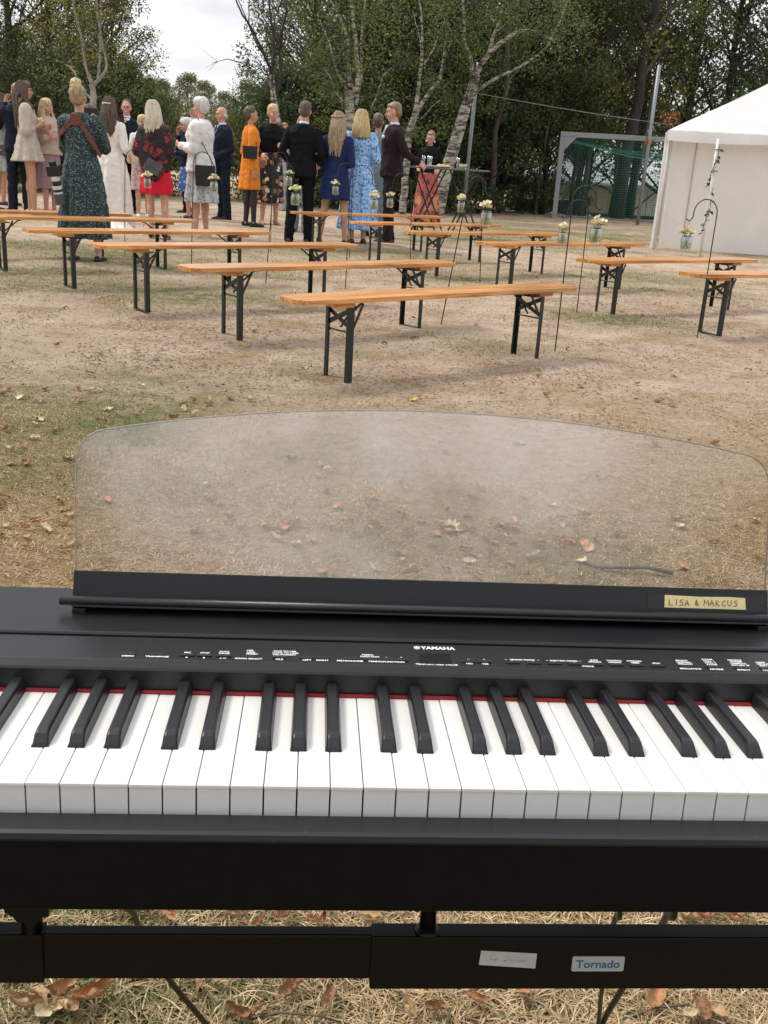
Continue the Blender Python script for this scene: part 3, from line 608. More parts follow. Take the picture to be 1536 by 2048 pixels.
BEN = [(.271, 5.968, 41.2, 'varnished pine folding bench set apart in front of the others'), (-.469, 6.979, 40.4, 'varnished pine folding bench, second from the piano, along the aisle'),
       (-1.246, 7.81, 38.6, 'varnished pine folding bench, third from the piano, along the aisle'), (-2.099, 8.887, 37.1, 'varnished pine folding bench directly behind the photographer in the green dress'),
       (3.113, 8.26, 29.0, 'varnished pine folding bench nearest the ivy pole by the tent'), (2.434, 9.283, 34.8, 'varnished pine folding bench with a paler half, in front of the white tent'),
       (1.649, 10.438, 35.7, 'varnished pine folding bench across the aisle, third from the tent'), (.973, 11.547, 35.6, 'varnished pine folding bench across the aisle, fourth from the tent'),
       (.329, 12.762, 34.5, 'varnished pine folding bench next to the man in the maroon suit'), (-.426, 13.828, 29.2, 'varnished pine folding bench behind the woman in the navy dress')]
for (px, py, yaw, lb) in [(386, 443, 35, 'varnished pine folding bench between the photographer and the red dress'), (260, 424.5, 31, 'varnished pine folding bench by the hem of the white bridal gown')]:
    p = at(px, py, .46); a = math.radians(yaw); BEN.append((p[0]-1.1*math.cos(a), p[1]-1.1*math.sin(a), yaw, lb))
for i, (x, y, yaw, lb) in enumerate(BEN):
    o = bproto if i == 0 else copy_tree(bproto)
    zz = float(gz(x, y)); o.location = (x, y, zz-.004); o.rotation_euler = (0, 0, math.radians(yaw)); tag(o, lb, 'bench', 'folding benches in two columns')

# ------------------------------------------------------------------ shepherd hooks with hanging flower jars
iron = mat('black_iron', (.010, .010, .010), .5, .2, 50)
m, t, b = new_mat('jar_glass'); t.nodes.remove(b); out = t.nodes['Material Output']
tr = nd(t, 'ShaderNodeBsdfTransparent'); tr.inputs['Color'].default_value = (.90, .94, .92, 1); gl = nd(t, 'ShaderNodeBsdfGlossy', Roughness=.08)
lw = nd(t, 'ShaderNodeLayerWeight'); lw.inputs['Blend'].default_value = .35; mxs = nd(t, 'ShaderNodeMixShader')
mr = nd(t, 'ShaderNodeMapRange'); t.links.new(lw.outputs['Facing'], mr.inputs['Value']); mr.inputs['To Min'].default_value = .10; mr.inputs['To Max'].default_value = .75
t.links.new(mr.outputs[0], mxs.inputs[0]); t.links.new(tr.outputs[0], mxs.inputs[1]); t.links.new(gl.outputs[0], mxs.inputs[2]); t.links.new(mxs.outputs[0], out.inputs['Surface']); glassm = m
stem = mat('stem_green', (.09, .15, .04), .6, .3, 30); petals = {'cream': mat('petal_cream', (.86, .80, .62), .7, .12, 60, trans=.1), 'white': mat('petal_white', (.86, .85, .80), .7, .06, 60, trans=.1), 'pink': mat('petal_pink', (.80, .50, .47), .7, .15, 60, trans=.1), 'yellow': mat('petal_yellow', (.84, .78, .45), .7, .1, 60, trans=.1)}
def rose_mesh(name, r):
    mb = MB()
    for ring_, (n, tilt, rr) in enumerate([(6, .25, 1.0), (5, .75, .72), (4, 1.15, .45)]):
        for k in range(n):
            a = 2*math.pi*k/n+ring_*.6
            R = Matrix.Rotation(a, 4, 'Z') @ Matrix.Rotation(-tilt, 4, 'Y')
            pts = []
            for i in range(3):
                for j in range(3):
                    x = rr*r*(i/2); y = (j-1)*rr*r*.62*(math.sin(math.pi*(.25+.5*i/2))); z = .22*r*((j-1)**2)+.2*r*(i/2)**2
                    pts.append(tuple(R @ Vector((x, y, z))))
            mb.add(pts, [(0, 3, 4, 1), (1, 4, 5, 2), (3, 6, 7, 4), (4, 7, 8, 5)])
    return mb.mesh(name, smooth=True)
ROSE = [rose_mesh('flower', .034), rose_mesh('flower', .027)]
def leafm(name, L, w):
    mb = MB(); pts = []
    for i in range(5):
        s = i/4; ww = w*math.sin(math.pi*min(.98, s*.9+.06)); z = -.25*L*s*s
        pts += [(L*s, -ww, z+ww*.3), (L*s, 0, z), (L*s, ww, z+ww*.3)]
    mb.add(pts, [f for i in range(4) for f in ((3*i, 3*i+3, 3*i+4, 3*i+1), (3*i+1, 3*i+4, 3*i+5, 3*i+2))]); return mb.mesh(name, smooth=True)
SLEAF = leafm('leaf', .05, .014)
jar_me = MB().lathe([(.030, 0), (.038, .004), (.040, .010), (.040, .078), (.036, .088), (.033, .092), (.0345, .100), (.0345, .104), (.0315, .104), (.031, .092), (.0375, .078), (.0375, .012), (.030, .006)], n=20).mesh('jar', smooth=True)
wat_me = MB().lathe([(.0365, .012), (.0365, .055)], n=18).mesh('water', smooth=False)
m, t, b = new_mat('jar_water'); t.nodes.remove(b); out = t.nodes['Material Output']; tr = nd(t, 'ShaderNodeBsdfTransparent'); tr.inputs['Color'].default_value = (.82, .88, .72, 1); gl = nd(t, 'ShaderNodeBsdfGlossy', Roughness=.05); mxs = nd(t, 'ShaderNodeMixShader'); mxs.inputs[0].default_value = .06
t.links.new(tr.outputs[0], mxs.inputs[1]); t.links.new(gl.outputs[0], mxs.inputs[2]); t.links.new(mxs.outputs[0], out.inputs['Surface']); waterm = m
def hook(base_px, top_px, side, label, jar=None, jlabel='', cols=('cream',), jscale=1.0, R=.085):
    b0 = at(*base_px); Yb = b0[1]; tp = atY(top_px[0], top_px[1], Yb)      # pole bends over at tp
    ex = np.array([side, 0.0, 0.0])
    pts = [b0-np.array([0, 0, .03]), b0*.5+tp*.5, tp]
    for k in range(1, 11):
        a = math.pi*k/10; pts.append(tp+ex*R*(1-math.cos(a))+np.array([0, 0, R*1.15*math.sin(a)]))
    e = pts[-1]
    pts += [e+np.array([0, 0, -.03]), e+ex*.012+np.array([0, 0, -.052]), e+ex*.032+np.array([0, 0, -.058]), e+ex*.045+np.array([0, 0, -.045])]
    put('shepherd_hook', MB().tube(pts, .0043, 7).mesh('shepherd_hook', b0, smooth=True), iron, label=label, cat='hook', group='iron hooks along the benches', loc=tuple(b0))
    hp = e+ex*.022+np.array([0, 0, -.052])
    jz = hp+np.array([0, 0, -.215*jscale])
    j = thing('hanging_jar', jlabel, 'jar', jz, random.uniform(0, 6), 'flower jars on hooks', jscale)
    put('glass', jar_me, glassm, j); put('water', wat_me, waterm, j)
    mb = MB().tube([(.036, 0, .096), (.030, 0, .15), (0, 0, .215), (-.030, 0, .15), (-.036, 0, .096)], .0012, 5)
    for k in range(12): pass
    mb.tube([(.0352*math.cos(a), .0352*math.sin(a), .096) for a in np.linspace(0, 2*math.pi, 17)], .0015, 5); mb.build('wire_handle', iron, j)
    rr = random.Random(len(jlabel)*7+ord(jlabel[-4]))
    mb = MB()
    for k in range(7):
        a = rr.uniform(0, 6.28); x = .022*math.cos(a); y = .022*math.sin(a); mb.tube([(-x, -y, .012), (x*.3, y*.3, .06), (x*1.3, y*1.3, .125)], .0016, 5)
    mb.build('stems', stem, j)
    for k in range(6):
        a = 2*math.pi*k/6+rr.uniform(-.3, .3); q = .034 if k else 0.0
        put('flower', ROSE[k % 2], petals[cols[k % len(cols)]], j, loc=(q*math.cos(a), q*math.sin(a), .128+(0.02 if k == 0 else rr.uniform(-.012, .012))), rot=(rr.uniform(-.6, .6), rr.uniform(-.6, .6), a))
    for k in range(4):
        a = rr.uniform(0, 6.28); put('leaf', SLEAF, stem, j, loc=(.02*math.cos(a), .02*math.sin(a), .115), rot=(0, -.3, a))
HK = 'slender black iron shepherd hook '
hook((1110, 700), (1146, 398), 1, HK+'beside the end of the bench set apart in front', None, 'glass jar of cream and pale roses in front of the green goal net', ('cream', 'yellow', 'white'), R=.075)
hook((1153, 627), (1177, 425), -1, HK+'between the goal net and the bench near the tent', None, 'glass jar of pale pink flowers in front of the green goal net', ('pink', 'white'), R=.085)
hook((1394, 676), (1434, 428), -1, HK+'beside the bench nearest the ivy pole', None, 'glass jar of pink flowers in front of the white tent wall', ('pink', 'cream', 'pink'), R=.085)
hook((881, 650), (938, 372), 1, HK+'leaning over the aisle below the bistro table', None, 'lower glass jar with pink blossoms beside the tall table legs', ('pink', 'white'), R=.06)
hook((960, 565), (966, 372), -1, HK+'standing upright below the bistro table', None, 'upper glass jar with cream roses beside the tall table legs', ('cream', 'white'), R=.09)
hook((821, 525), (823, 370), -1, HK+'in front of the pink floral skirt', None, 'glass jar of white roses in front of the maroon trousers', ('white', 'yellow'), R=.11)
hook((691, 576), (701, 356), 1, HK+'in front of the light blue floral dress', None, 'glass jar of yellow and cream roses in front of the light blue dress', ('yellow', 'cream'), R=.10)
hook((699, 513), (706, 345), -1, HK+'half hidden by the navy dress', None, 'glass jar with a pink bloom in front of the navy dress', ('pink', 'white'), R=.09)
hook((531, 568), (549, 345), 1, HK+'in front of the black floral dress', None, 'glass jar with big white roses in front of the black suit', ('white', 'cream'), R=.085)
hook((541, 505), (545, 322), 1, HK+'between the black floral dress and the black suit', None, 'glass jar of small cream flowers behind another jar, by the black floral dress', ('cream', 'white'), R=.09)
hook((382.6, 536), (387, 325), 1, HK+'in front of the white-haired woman', None, 'glass jar of pale yellow flowers in front of the black handbag', ('yellow', 'white'), R=.09)
hook((249.6, 505), (250, 322), 1, HK+'between the white gown and the red dress', None, 'glass jar of cream flowers beside the red dress', ('cream', 'pink'), R=.11)

# ------------------------------------------------------------------ tall folding table with drinks
TY = 17.2
tabm = mat('table_grey', (.11, .12, .125), .5, .1, 30)
tc0 = atY(897, 340, TY); tz = 1.085
tbl = thing('bistro_table', 'tall grey folding table with crossed black legs', 'table', (tc0[0], tc0[1], 0), math.radians(-14))
MB().box(-.625, .625, -.30, .30, tz-.028, tz).build('table_top', tabm, tbl, bevel=.008)
for s in (-1, 1):
    x = s*.30
    for sy in (-1, 1):
        MB().tube([(x-.22, sy*.24, tz-.03), (x+.24, sy*.26, .01)], .013, 8).build('leg', iron, tbl); MB().tube([(x+.22, sy*.20, tz-.03), (x-.24, sy*.22, .01)], .013, 8).build('leg', iron, tbl)
    MB().tube([(x+.24, -.26, .02), (x+.24, .26, .02)], .011, 8).build('foot_rail', iron, tbl); MB().tube([(x-.24, -.22, .02), (x-.24, .22, .02)], .011, 8).build('foot_rail', iron, tbl)
def tb(x, y, z=0): 
    a = math.radians(-14); return (tc0[0]+x*math.cos(a)-y*math.sin(a), tc0[1]+x*math.sin(a)+y*math.cos(a), tz+z)
flute = MB().lathe([(.022, 0), (.024, .004), (.026, .10), (.030, .165), (.0285, .165), (.0245, .10), (.021, .012)], n=14).mesh('drinking_glass', smooth=True)
for i, (x, y) in enumerate([(-.40, -.10), (-.33, -.02), (-.28, -.12)]): put('drinking_glass', flute, glassm, label='tall clear drinking glass beside the plates on the high table', cat='glass', group='drinking glasses on the high table', loc=tb(x, y))
put('drinking_glass', flute, glassm, label='tall clear glass standing alone by the birch trunk, on the high table', cat='glass', loc=tb(.13, .08))
plate = mat('white_china', (.75, .75, .73), .25); foodm = mat('cheese_snacks', (.62, .46, .14), .7, .3, 40, bump=.4); 
pl = thing('serving_plate', 'white serving plate piled with pale yellow snacks', 'plate', tb(-.08, -.06)); MB().lathe([(.07, 0), (.08, .004), (.17, .018), (.168, .021), (.08, .008)], n=24).build('plate', plate, pl, smooth=True)
mb = MB()
for k in range(26):
    a = random.uniform(0, 6.28); q = .11*math.sqrt(random.random()); mb.ball((q*math.cos(a), q*math.sin(a), .025+.035*(1-q/.11)*random.random()), random.uniform(.014, .024), 7, 5)
mb.build('snacks', foodm, pl, smooth=True)
pl = thing('small_plate', 'small white plate stacked beside the drinking glasses', 'plate', tb(-.22, -.20)); MB().lathe([(.05, 0), (.06, .003), (.11, .012), (.108, .015), (.05, .006)], n=20).build('plate', plate, pl, smooth=True)
MB().lathe([(.05, .012), (.06, .015), (.11, .024), (.108, .027), (.05, .018)], n=20).build('upper_plate', plate, pl, smooth=True)
bw = thing('glass_bowl', 'glass bowl of bright yellow fruit slices on the high table', 'bowl', tb(.24, -.05)); MB().lathe([(.045, 0), (.06, .01), (.085, .075), (.081, .075), (.055, .014)], n=20).build('bowl', glassm, bw, smooth=True)
mb = MB(); yel = mat('yellow_fruit', (.72, .52, .05), .5, .2, 30)
for k in range(30):
    a = random.uniform(0, 6.28); q = .05*math.sqrt(random.random()); mb.ball((q*math.cos(a), q*math.sin(a), .02+.035*random.random()), (.018, .018, .012), 7, 5)
mb.build('fruit', yel, bw, smooth=True)

# ------------------------------------------------------------------ white party tent
def cloth_white(name, col):
    m, t, b = new_mat(name); b.inputs['Base Color'].default_value = (*col, 1); b.inputs['Roughness'].default_value = .55
    tl = nd(t, 'ShaderNodeBsdfTranslucent'); tl.inputs['Color'].default_value = (*col, 1); mx = nd(t, 'ShaderNodeMixShader'); mx.inputs[0].default_value = .22
    tc = nd(t, 'ShaderNodeTexCoord'); nz = nd(t, 'ShaderNodeTexNoise', Scale=2.2, Detail=5, Distortion=1.0); t.links.new(tc.outputs['Object'], nz.inputs['Vector'])
    rp = ramp(t, [(.3, tuple(c*.92 for c in col)), (.7, col)]); t.links.new(nz.outputs['Fac'], rp.inputs['Fac']); t.links.new(rp.outputs[0], b.inputs['Base Color'])
    bp = nd(t, 'ShaderNodeBump', Strength=.35, Distance=.06); t.links.new(nz.outputs['Fac'], bp.inputs['Height']); t.links.new(bp.outputs[0], b.inputs['Normal'])
    o = t.nodes['Material Output']; t.links.new(b.outputs[0], mx.inputs[1]); t.links.new(tl.outputs[0], mx.inputs[2]); t.links.new(mx.outputs[0], o.inputs['Surface']); return m
tw = cloth_white('tent_roof_cloth', (.86, .85, .84)); tw2 = cloth_white('tent_wall_cloth', (.86, .84, .81)); pole_w = mat('white_pole', (.72, .71, .68), .4, .05)
A = np.array([4.215, 17.45]); DIR = np.array([.970, -.243]); PER = np.array([.243, .970]); TW, TD, HE = 6.0, 4.0, 1.86
tent = thing('party_tent', 'white party tent with peaked roof and hanging side walls', 'tent', (A[0], A[1], 0), math.atan2(DIR[1], DIR[0]))
# local frame: x along the eave, y away, apex at centre
ap = (TW/2+.05, TD/2-.25, 3.66); cor = [(0, 0), (TW, 0), (TW, TD), (0, TD)]
for k in range(4):
    a = cor[k]; b2 = cor[(k+1) % 4]; N = 14; mb = MB(); idx = {}
    for i in range(N+1):
        for j in range(N+1-i):
            s, q = i/N, j/N          # s to apex, q along the edge
            e = np.array([a[0]+(b2[0]-a[0])*q/(1-s) if s < 1 else a[0], a[1]+(b2[1]-a[1])*q/(1-s) if s < 1 else a[1]])
            x = e[0]*(1-s)+ap[0]*s; y = e[1]*(1-s)+ap[1]*s; z = HE*(1-s)+ap[2]*s-.05*math.sin(math.pi*s)+.012*mnoise.noise(Vector((x*1.3, y*1.3, k)))
            idx[(i, j)] = len(mb.v); mb.v.append((x, y, z))
    for i in range(N):
        for j in range(N-i):
            mb.f.append((idx[(i, j)], idx[(i, j+1)], idx[(i+1, j)]))
            if j < N-i-1: mb.f.append((idx[(i, j+1)], idx[(i+1, j+1)], idx[(i+1, j)]))
    mb.build('roof_panel', tw, tent, smooth=True)
    # valance: slightly scalloped skirt
    mb = MB(); n = 40; d = np.array(b2)-np.array(a); Lg = np.linalg.norm(d); nn = np.array([d[1], -d[0]])/Lg
    for i in range(n+1):
        s = i/n; p = np.array(a)+d*s; w = .012*math.sin(s*Lg*7)+.008*math.sin(s*Lg*17+1)
        for z, o_ in ((HE+.004, .006), (HE-.07, .016+w*.5), (HE-.15-.018*abs(math.sin(math.pi*s*Lg/1.5)), .020+w)): mb.v.append((p[0]+nn[0]*o_, p[1]+nn[1]*o_, z))
    for i in range(n):
        for j in range(2): mb.f.append((3*i+j, 3*i+3+j, 3*i+4+j, 3*i+1+j))
    mb.build('valance', tw, tent, smooth=True)
def wall(p0, p1, name='wall_panel', z1=HE-.03, mtl=tw2, amp=.015, seed=0):
    mb = MB(); n = 24; m_ = 8; d = np.array(p1)-np.array(p0); Lg = np.linalg.norm(d); nn = np.array([d[1], -d[0]])/Lg
    for i in range(n+1):
        for j in range(m_+1):
            s, v = i/n, j/m_; p = np.array(p0)+d*s
            w = amp*(1-v)*math.sin(s*Lg*5+seed+v*1.5)+amp*mnoise.noise(Vector((s*3, v*3, seed)))
            if i in (0, n): w = 0
            mb.v.append((p[0]+nn[0]*w, p[1]+nn[1]*w, .012+(z1-.012)*v))
    for i in range(n):
        for j in range(m_): a = i*(m_+1)+j; mb.f.append((a, a+m_+1, a+m_+2, a+1))
    return mb.build(name, mtl, tent, smooth=True)
ed = [.10, .48, 2.0, 3.5, 5.0, 5.95]
for k in range(5):
    wall((ed[k], .30-.03*(k > 0)), (ed[k+1]+.015, .30-.03), seed=k*2.3)
    if 0 < k: MB().box(ed[k]-.008, ed[k]+.008, .245, .262, .012, HE-.04).build('wall_seam', mat('seam_grey', (.42, .39, .34), .8) if k == 1 else MATS['seam_grey'], tent)
wall((5.96, .3), (5.96, 3.95), seed=9); wall((5.95, 3.96), (.05, 3.96), seed=11)
# gathered corner curtain on the open left end
mb = MB(); n = 26
for i in range(n+1):
    s = i/n; a = s*6.5
    for j in range(7):
        v = j/6; sp_ = 1-.25*math.sin(math.pi*v); mb.v.append((-.02+.045*math.sin(a*2)*sp_*.5+.025*s, .03+.16*s*sp_, .012+(HE-.04)*v))
for i in range(n):
    for j in range(6): a = i*7+j; mb.f.append((a, a+7, a+8, a+1))
mb.build('corner_curtain', tw, tent, smooth=True)
for (x, y) in [(.03, .05), (3.0, .06), (5.95, .05), (5.95, 3.9), (.03, 3.9)]: MB().tube([(x, y, 0), (x, y, HE-.005)], .019, 10).build('tent_pole', pole_w, tent, smooth=True)
for (p, q) in [((.03, .05), (5.95, .05)), ((5.95, .05), (5.95, 3.9)), ((5.95, 3.9), (.03, 3.9)), ((.03, 3.9), (.03, .05))]: MB().tube([(p[0], p[1], HE-.022), (q[0], q[1], HE-.022)], .016, 8).build('eave_rail', pole_w, tent)
# ivy-wrapped poles
ivy = mat('ivy_green', (.035, .06, .025), .5, .35, 20); IVL = leafm('ivy_leaf', .075, .03)
def ivy_pole(b0, ztop, label, dx=0.0):
    t_ = thing('ivy_pole', label, 'pole', (b0[0], b0[1], 0)); MB().tube([(0, 0, -.02), (dx*.5, 0, ztop*.5), (dx, 0, ztop)], .021, 10).build('pole', pole_w, t_, smooth=True)
    mb = MB(); pts = [(dx*z/ztop+.035*math.cos(z*8), .035*math.sin(z*8), z) for z in np.linspace(.35, ztop-.08, 60)]; mb.tube(pts, .004, 5); mb.build('ivy_stem', ivy, t_)
    for k in range(34):
        z = random.uniform(.35, ztop-.1); a = z*8+random.uniform(-.6, .6)
        put('ivy_leaf', IVL, ivy, t_, loc=(dx*z/ztop+.036*math.cos(a), .036*math.sin(a), z), rot=(random.uniform(-1, 1), random.uniform(-.6, .9), random.uniform(0, 6.28)))
ivy_pole(at(1400, 515), 1.73, 'thin white pole twined with ivy standing before the tent wall'); ivy_pole(at(1536, 556), 1.9, 'white pole with an ivy sprig at the open front of the tent', .05)

# ------------------------------------------------------------------ football goal, net, grey posts, wire
alu = mat('galvanised', (.26, .28, .29), .45, .12, 30, metal=.35); gw = mat('goal_white', (.50, .52, .53), .5, .08); netm = mat('green_net', (.045, .21, .15), .8, .2, 40); netb = mat('net_rope', (.05, .28, .30), .8)
g0 = at(1108, 437); GH = 1.95; GW = 5.0; ga = math.radians(-6)
goal = thing('football_goal', 'grey goal frame with hanging dark green net', 'goal', (g0[0], g0[1], 0), ga)
MB().box(-.06, .06, -.06, .06, 0, GH).build('goal_post', alu, goal, bevel=.012); MB().box(GW-.06, GW+.06, -.06, .06, 0, GH).build('goal_post', alu, goal, bevel=.012); MB().box(-.0605, GW+.0605, -.0605, .0605, GH, GH+.12).build('crossbar', alu, goal, bevel=.012)
MB().tube([(.0, .06, GH-.05), (.0, .8, GH-.02), (.0, 1.2, .03)], .018, 8).build('net_stay', alu, goal); MB().tube([(GW, .06, GH-.05), (GW, .8, GH-.02), (GW, 1.2, .03)], .018, 8).build('net_stay', alu, goal); MB().tube([(0, 1.2, .03), (GW, 1.2, .03)], .018, 8).build('ground_bar', alu, goal)
MB().add([(0.06, -.062, GH-.32), (.34, -.062, GH), (.06, -.062, GH)], [(0, 1, 2)]).add([(0.06, -.05, GH-.32), (.34, -.05, GH), (.06, -.05, GH)], [(2, 1, 0)]).build('corner_gusset', alu, goal)
def netpt(u, v):      # u along, v 0 crossbar -> 1 ground
    if v < .28: y = .05+.8*v/.28; z = GH+.02-.10*math.sin(math.pi*v/.28)-.28*math.sin(math.pi*u)*math.sin(math.pi*min(1, v/.42))
    else: s = (v-.28)/.72; y = .85+.4*s; z = (GH-.0)*(1-s)+.02*s-.28*math.sin(math.pi*u)*max(0, math.sin(math.pi*min(1, v/.42)))
    return (u*GW, y, z)
mb = MB()
for i in range(81): mb.tube([netpt(i/80, j/16) for j in range(17)], .0042, 3, False)
for j in range(1, 46): mb.tube([netpt(i/24, j/45) for i in range(25)], .0042, 3, False)
for x in (0.0, GW):       # side nets
    for j in range(14): 
        v = j/13; mb.tube([(x, .02+.9*s, GH*(1-v)-.05*math.sin(math.pi*s)) for s in np.linspace(0, 1, 5)], .0045, 3, False)
    for j in range(11): 
        s = j/10; mb.tube([(x, .02+(.8+.35*k/6)*s, GH*(1-k/6)+.02) for k in range(7)], .0045, 3, False)
mb.build('net', netm, goal)
MB().tube([(.25+(GW-.5)*s, .1, GH-.06-.36*math.sin(math.pi*s)) for s in np.linspace(0, 1, 25)], .010, 5).build('net_rope', netb, goal)
p2 = atY(1275, 447, 25.6); p2[2] = 0; p2t = atY(1319, 130, 25.6)
put('grey_post', MB().tube([(0, 0, -.05), (p2t[0]-p2[0], 0, p2t[2])], .045, 10).mesh('grey_post', smooth=True), alu, label='tall grey steel post in front of the goal net', cat='post', loc=tuple(p2))
p1 = atY(925, 432, 24.6); p1[2] = 0; p1t = atY(957, 125, 24.6)
put('grey_post', MB().tube([(0, 0, -.05), (p1t[0]-p1[0], 0, p1t[2])], .045, 10).mesh('grey_post', smooth=True), alu, label='tall grey steel post beside the thick leaning birch trunk', cat='post', loc=tuple(p1))
wa = atY(951, 186, 24.6); wb = atY(1345, 250, 25.6)
put('stretched_wire', MB().tube([wa+(wb-wa)*s-np.array([0, 0, .03*math.sin(math.pi*s)]) for s in np.linspace(0, 1, 20)], .006, 5).mesh('stretched_wire', wa), alu, label='slack wire stretched between the two grey posts', cat='wire', loc=tuple(wa))

# ------------------------------------------------------------------ building and car beyond the trees
hb = atY(1225, 440, 42); house = thing('shed_building', 'pale corrugated shed behind the goal net', 'building', (hb[0], hb[1], -1.3), math.radians(-4))
cream_w = mat('cream_wall', (.50, .45, .30), .8, .1); corr = mat('corrugated_white', (.62, .64, .64), .5, .05)
MB().box(-4, 9, 0, 7, -.1, .95).build('plinth', mat('dark_plinth', (.045, .04, .035), .9), house)
for k in range(52):
    MB().box(-4+k*.25, -4+k*.25+.235, -.03-(.03 if k % 2 else 0), .0, .96, 2.05).build('wall_sheet', corr if k > 17 else cream_w, house)
MB().box(-3.99, 8.99, .01, 6.99, .95, 2.05).build('wall', cream_w, house)
MB().add([(-4.3, -.5, 2.1), (9.3, -.5, 2.1), (9.3, 3.5, 3.1), (-4.3, 3.5, 3.1), (-4.3, 7.5, 2.1), (9.3, 7.5, 2.1), (-4.3, -.5, 2.02), (9.3, -.5, 2.02)], [(0, 1, 2, 3), (3, 2, 5, 4), (6, 7, 1, 0)]).build('roof', corr, house)
cb = atY(1068, 418, 40); car = thing('parked_car', 'white car with a red tail light parked beyond the hedge', 'car', (cb[0], cb[1], -1.3), math.radians(12))
carw = mat('car_paint', (.70, .71, .72), .2, .02, coat=.6); carg = mat('car_glass', (.01, .012, .014), .05); rub = mat('tyre_rubber', (.012, .012, .012), .8); redl = mat('tail_red', (.45, .02, .02), .25); 
def car_prof(pts, y0, y1, ins=0.0):
    mb = MB(); n = len(pts); mb.add([(x, y0, z) for x, z in pts]+[(x, y1, z) for x, z in pts], [tuple(range(n)), tuple(range(n, 2*n))[::-1]]+[(i, i+n, (i+1) % n+n, (i+1) % n) for i in range(n)]); return mb
car_prof([(-2.1, .35), (-2.15, .6), (-2.1, .9), (-1.2, .98), (-.6, 1.0), (1.5, 1.0), (2.05, .95), (2.15, .7), (2.1, .35)], -.85, .85).build('body', carw, car, bevel=.05)
car_prof([(-1.15, .97), (-.55, 1.42), (.1, 1.50), (1.1, 1.46), (1.75, 1.0)], -.72, .72).build('cabin', carg, car, bevel=.03); car_prof([(-.6, 1.43), (.1, 1.515), (1.12, 1.47), (1.1, 1.44), (-.5, 1.40)], -.73, .73).build('roof', carw, car)
for x in (-1.3, 1.35):
    for y in (-.80, .80):
        w = MB().tube([(x, y-.1, .31), (x, y+.1, .31)], .31, 18).build('wheel', rub, car); MB().tube([(x, y-.104, .31), (x, y+.104, .31)], .19, 14).build('rim', alu, w)
for y in (-.70, .70): MB().box(-2.17, -2.08, y-.13, y+.13, .72, .90).build('tail_light', redl, car); MB().box(2.05, 2.16, y-.15, y+.15, .66, .80).build('headlight', glassm, car)
# ------------------------------------------------------------------ trees
def leaf_mat(name, stops, trans=.35):
    m, t, b = new_mat(name); an = nd(t, 'ShaderNodeAttribute', attribute_name='rnd')
    r = ramp(t, stops); t.links.new(an.outputs['Fac'], r.inputs['Fac']); t.links.new(r.outputs[0], b.inputs['Base Color']); b.inputs['Roughness'].default_value = .55
    b.inputs['Specular IOR Level'].default_value = .3
    tl = nd(t, 'ShaderNodeBsdfTranslucent'); t.links.new(r.outputs[0], tl.inputs['Color']); mx = nd(t, 'ShaderNodeMixShader'); mx.inputs[0].default_value = trans
    o = t.nodes['Material Output']; t.links.new(b.outputs[0], mx.inputs[1]); t.links.new(tl.outputs[0], mx.inputs[2]); t.links.new(mx.outputs[0], o.inputs['Surface']); return m
LM = {'mid': leaf_mat('leaves_mid', [(0, (0.060, 0.089, 0.028)), (.6, (0.127, 0.163, 0.050)), (.93, (0.193, 0.223, 0.064)), (1, (0.289, 0.248, 0.058))]),
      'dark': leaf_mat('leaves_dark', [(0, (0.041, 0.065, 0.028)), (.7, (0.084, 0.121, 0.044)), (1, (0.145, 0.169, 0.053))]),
      'olive': leaf_mat('leaves_olive', [(0, (0.090, 0.111, 0.032)), (.6, (0.181, 0.196, 0.056)), (1, (0.314, 0.294, 0.070))]),
      'autumn': leaf_mat('leaves_autumn', [(0, (0.073, 0.085, 0.024)), (.5, (0.156, 0.163, 0.041)), (.85, (0.289, 0.248, 0.053)), (1, (0.333, 0.209, 0.047))]),
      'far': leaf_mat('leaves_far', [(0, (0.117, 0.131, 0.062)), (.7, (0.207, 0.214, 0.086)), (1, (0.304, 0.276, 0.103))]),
      'rust': leaf_mat('leaves_rust', [(0, (0.304, 0.097, 0.041)), (1, (0.450, 0.166, 0.069))])}
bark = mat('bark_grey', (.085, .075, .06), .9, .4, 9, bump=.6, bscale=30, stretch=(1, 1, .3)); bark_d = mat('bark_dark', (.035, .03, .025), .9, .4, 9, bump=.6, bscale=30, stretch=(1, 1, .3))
m, t, b = new_mat('birch_bark'); tc = nd(t, 'ShaderNodeTexCoord'); mp = nd(t, 'ShaderNodeMapping', Scale=(2.2, 2.2, 9)); t.links.new(tc.outputs['Object'], mp.inputs['Vector'])
nz = nd(t, 'ShaderNodeTexNoise', Scale=2.2, Detail=6, Roughness=.65); t.links.new(mp.outputs[0], nz.inputs['Vector'])
r1 = ramp(t, [(.40, (.035, .03, .026)), (.48, (.20, .18, .155)), (.56, (.42, .39, .35)), (.78, (.58, .55, .50))]); t.links.new(nz.outputs['Fac'], r1.inputs['Fac']); t.links.new(r1.outputs[0], b.inputs['Base Color']); b.inputs['Roughness'].default_value = .8
bp = nd(t, 'ShaderNodeBump', Strength=.5, Distance=.03); t.links.new(nz.outputs['Fac'], bp.inputs['Height']); t.links.new(bp.outputs[0], b.inputs['Normal']); birch = m
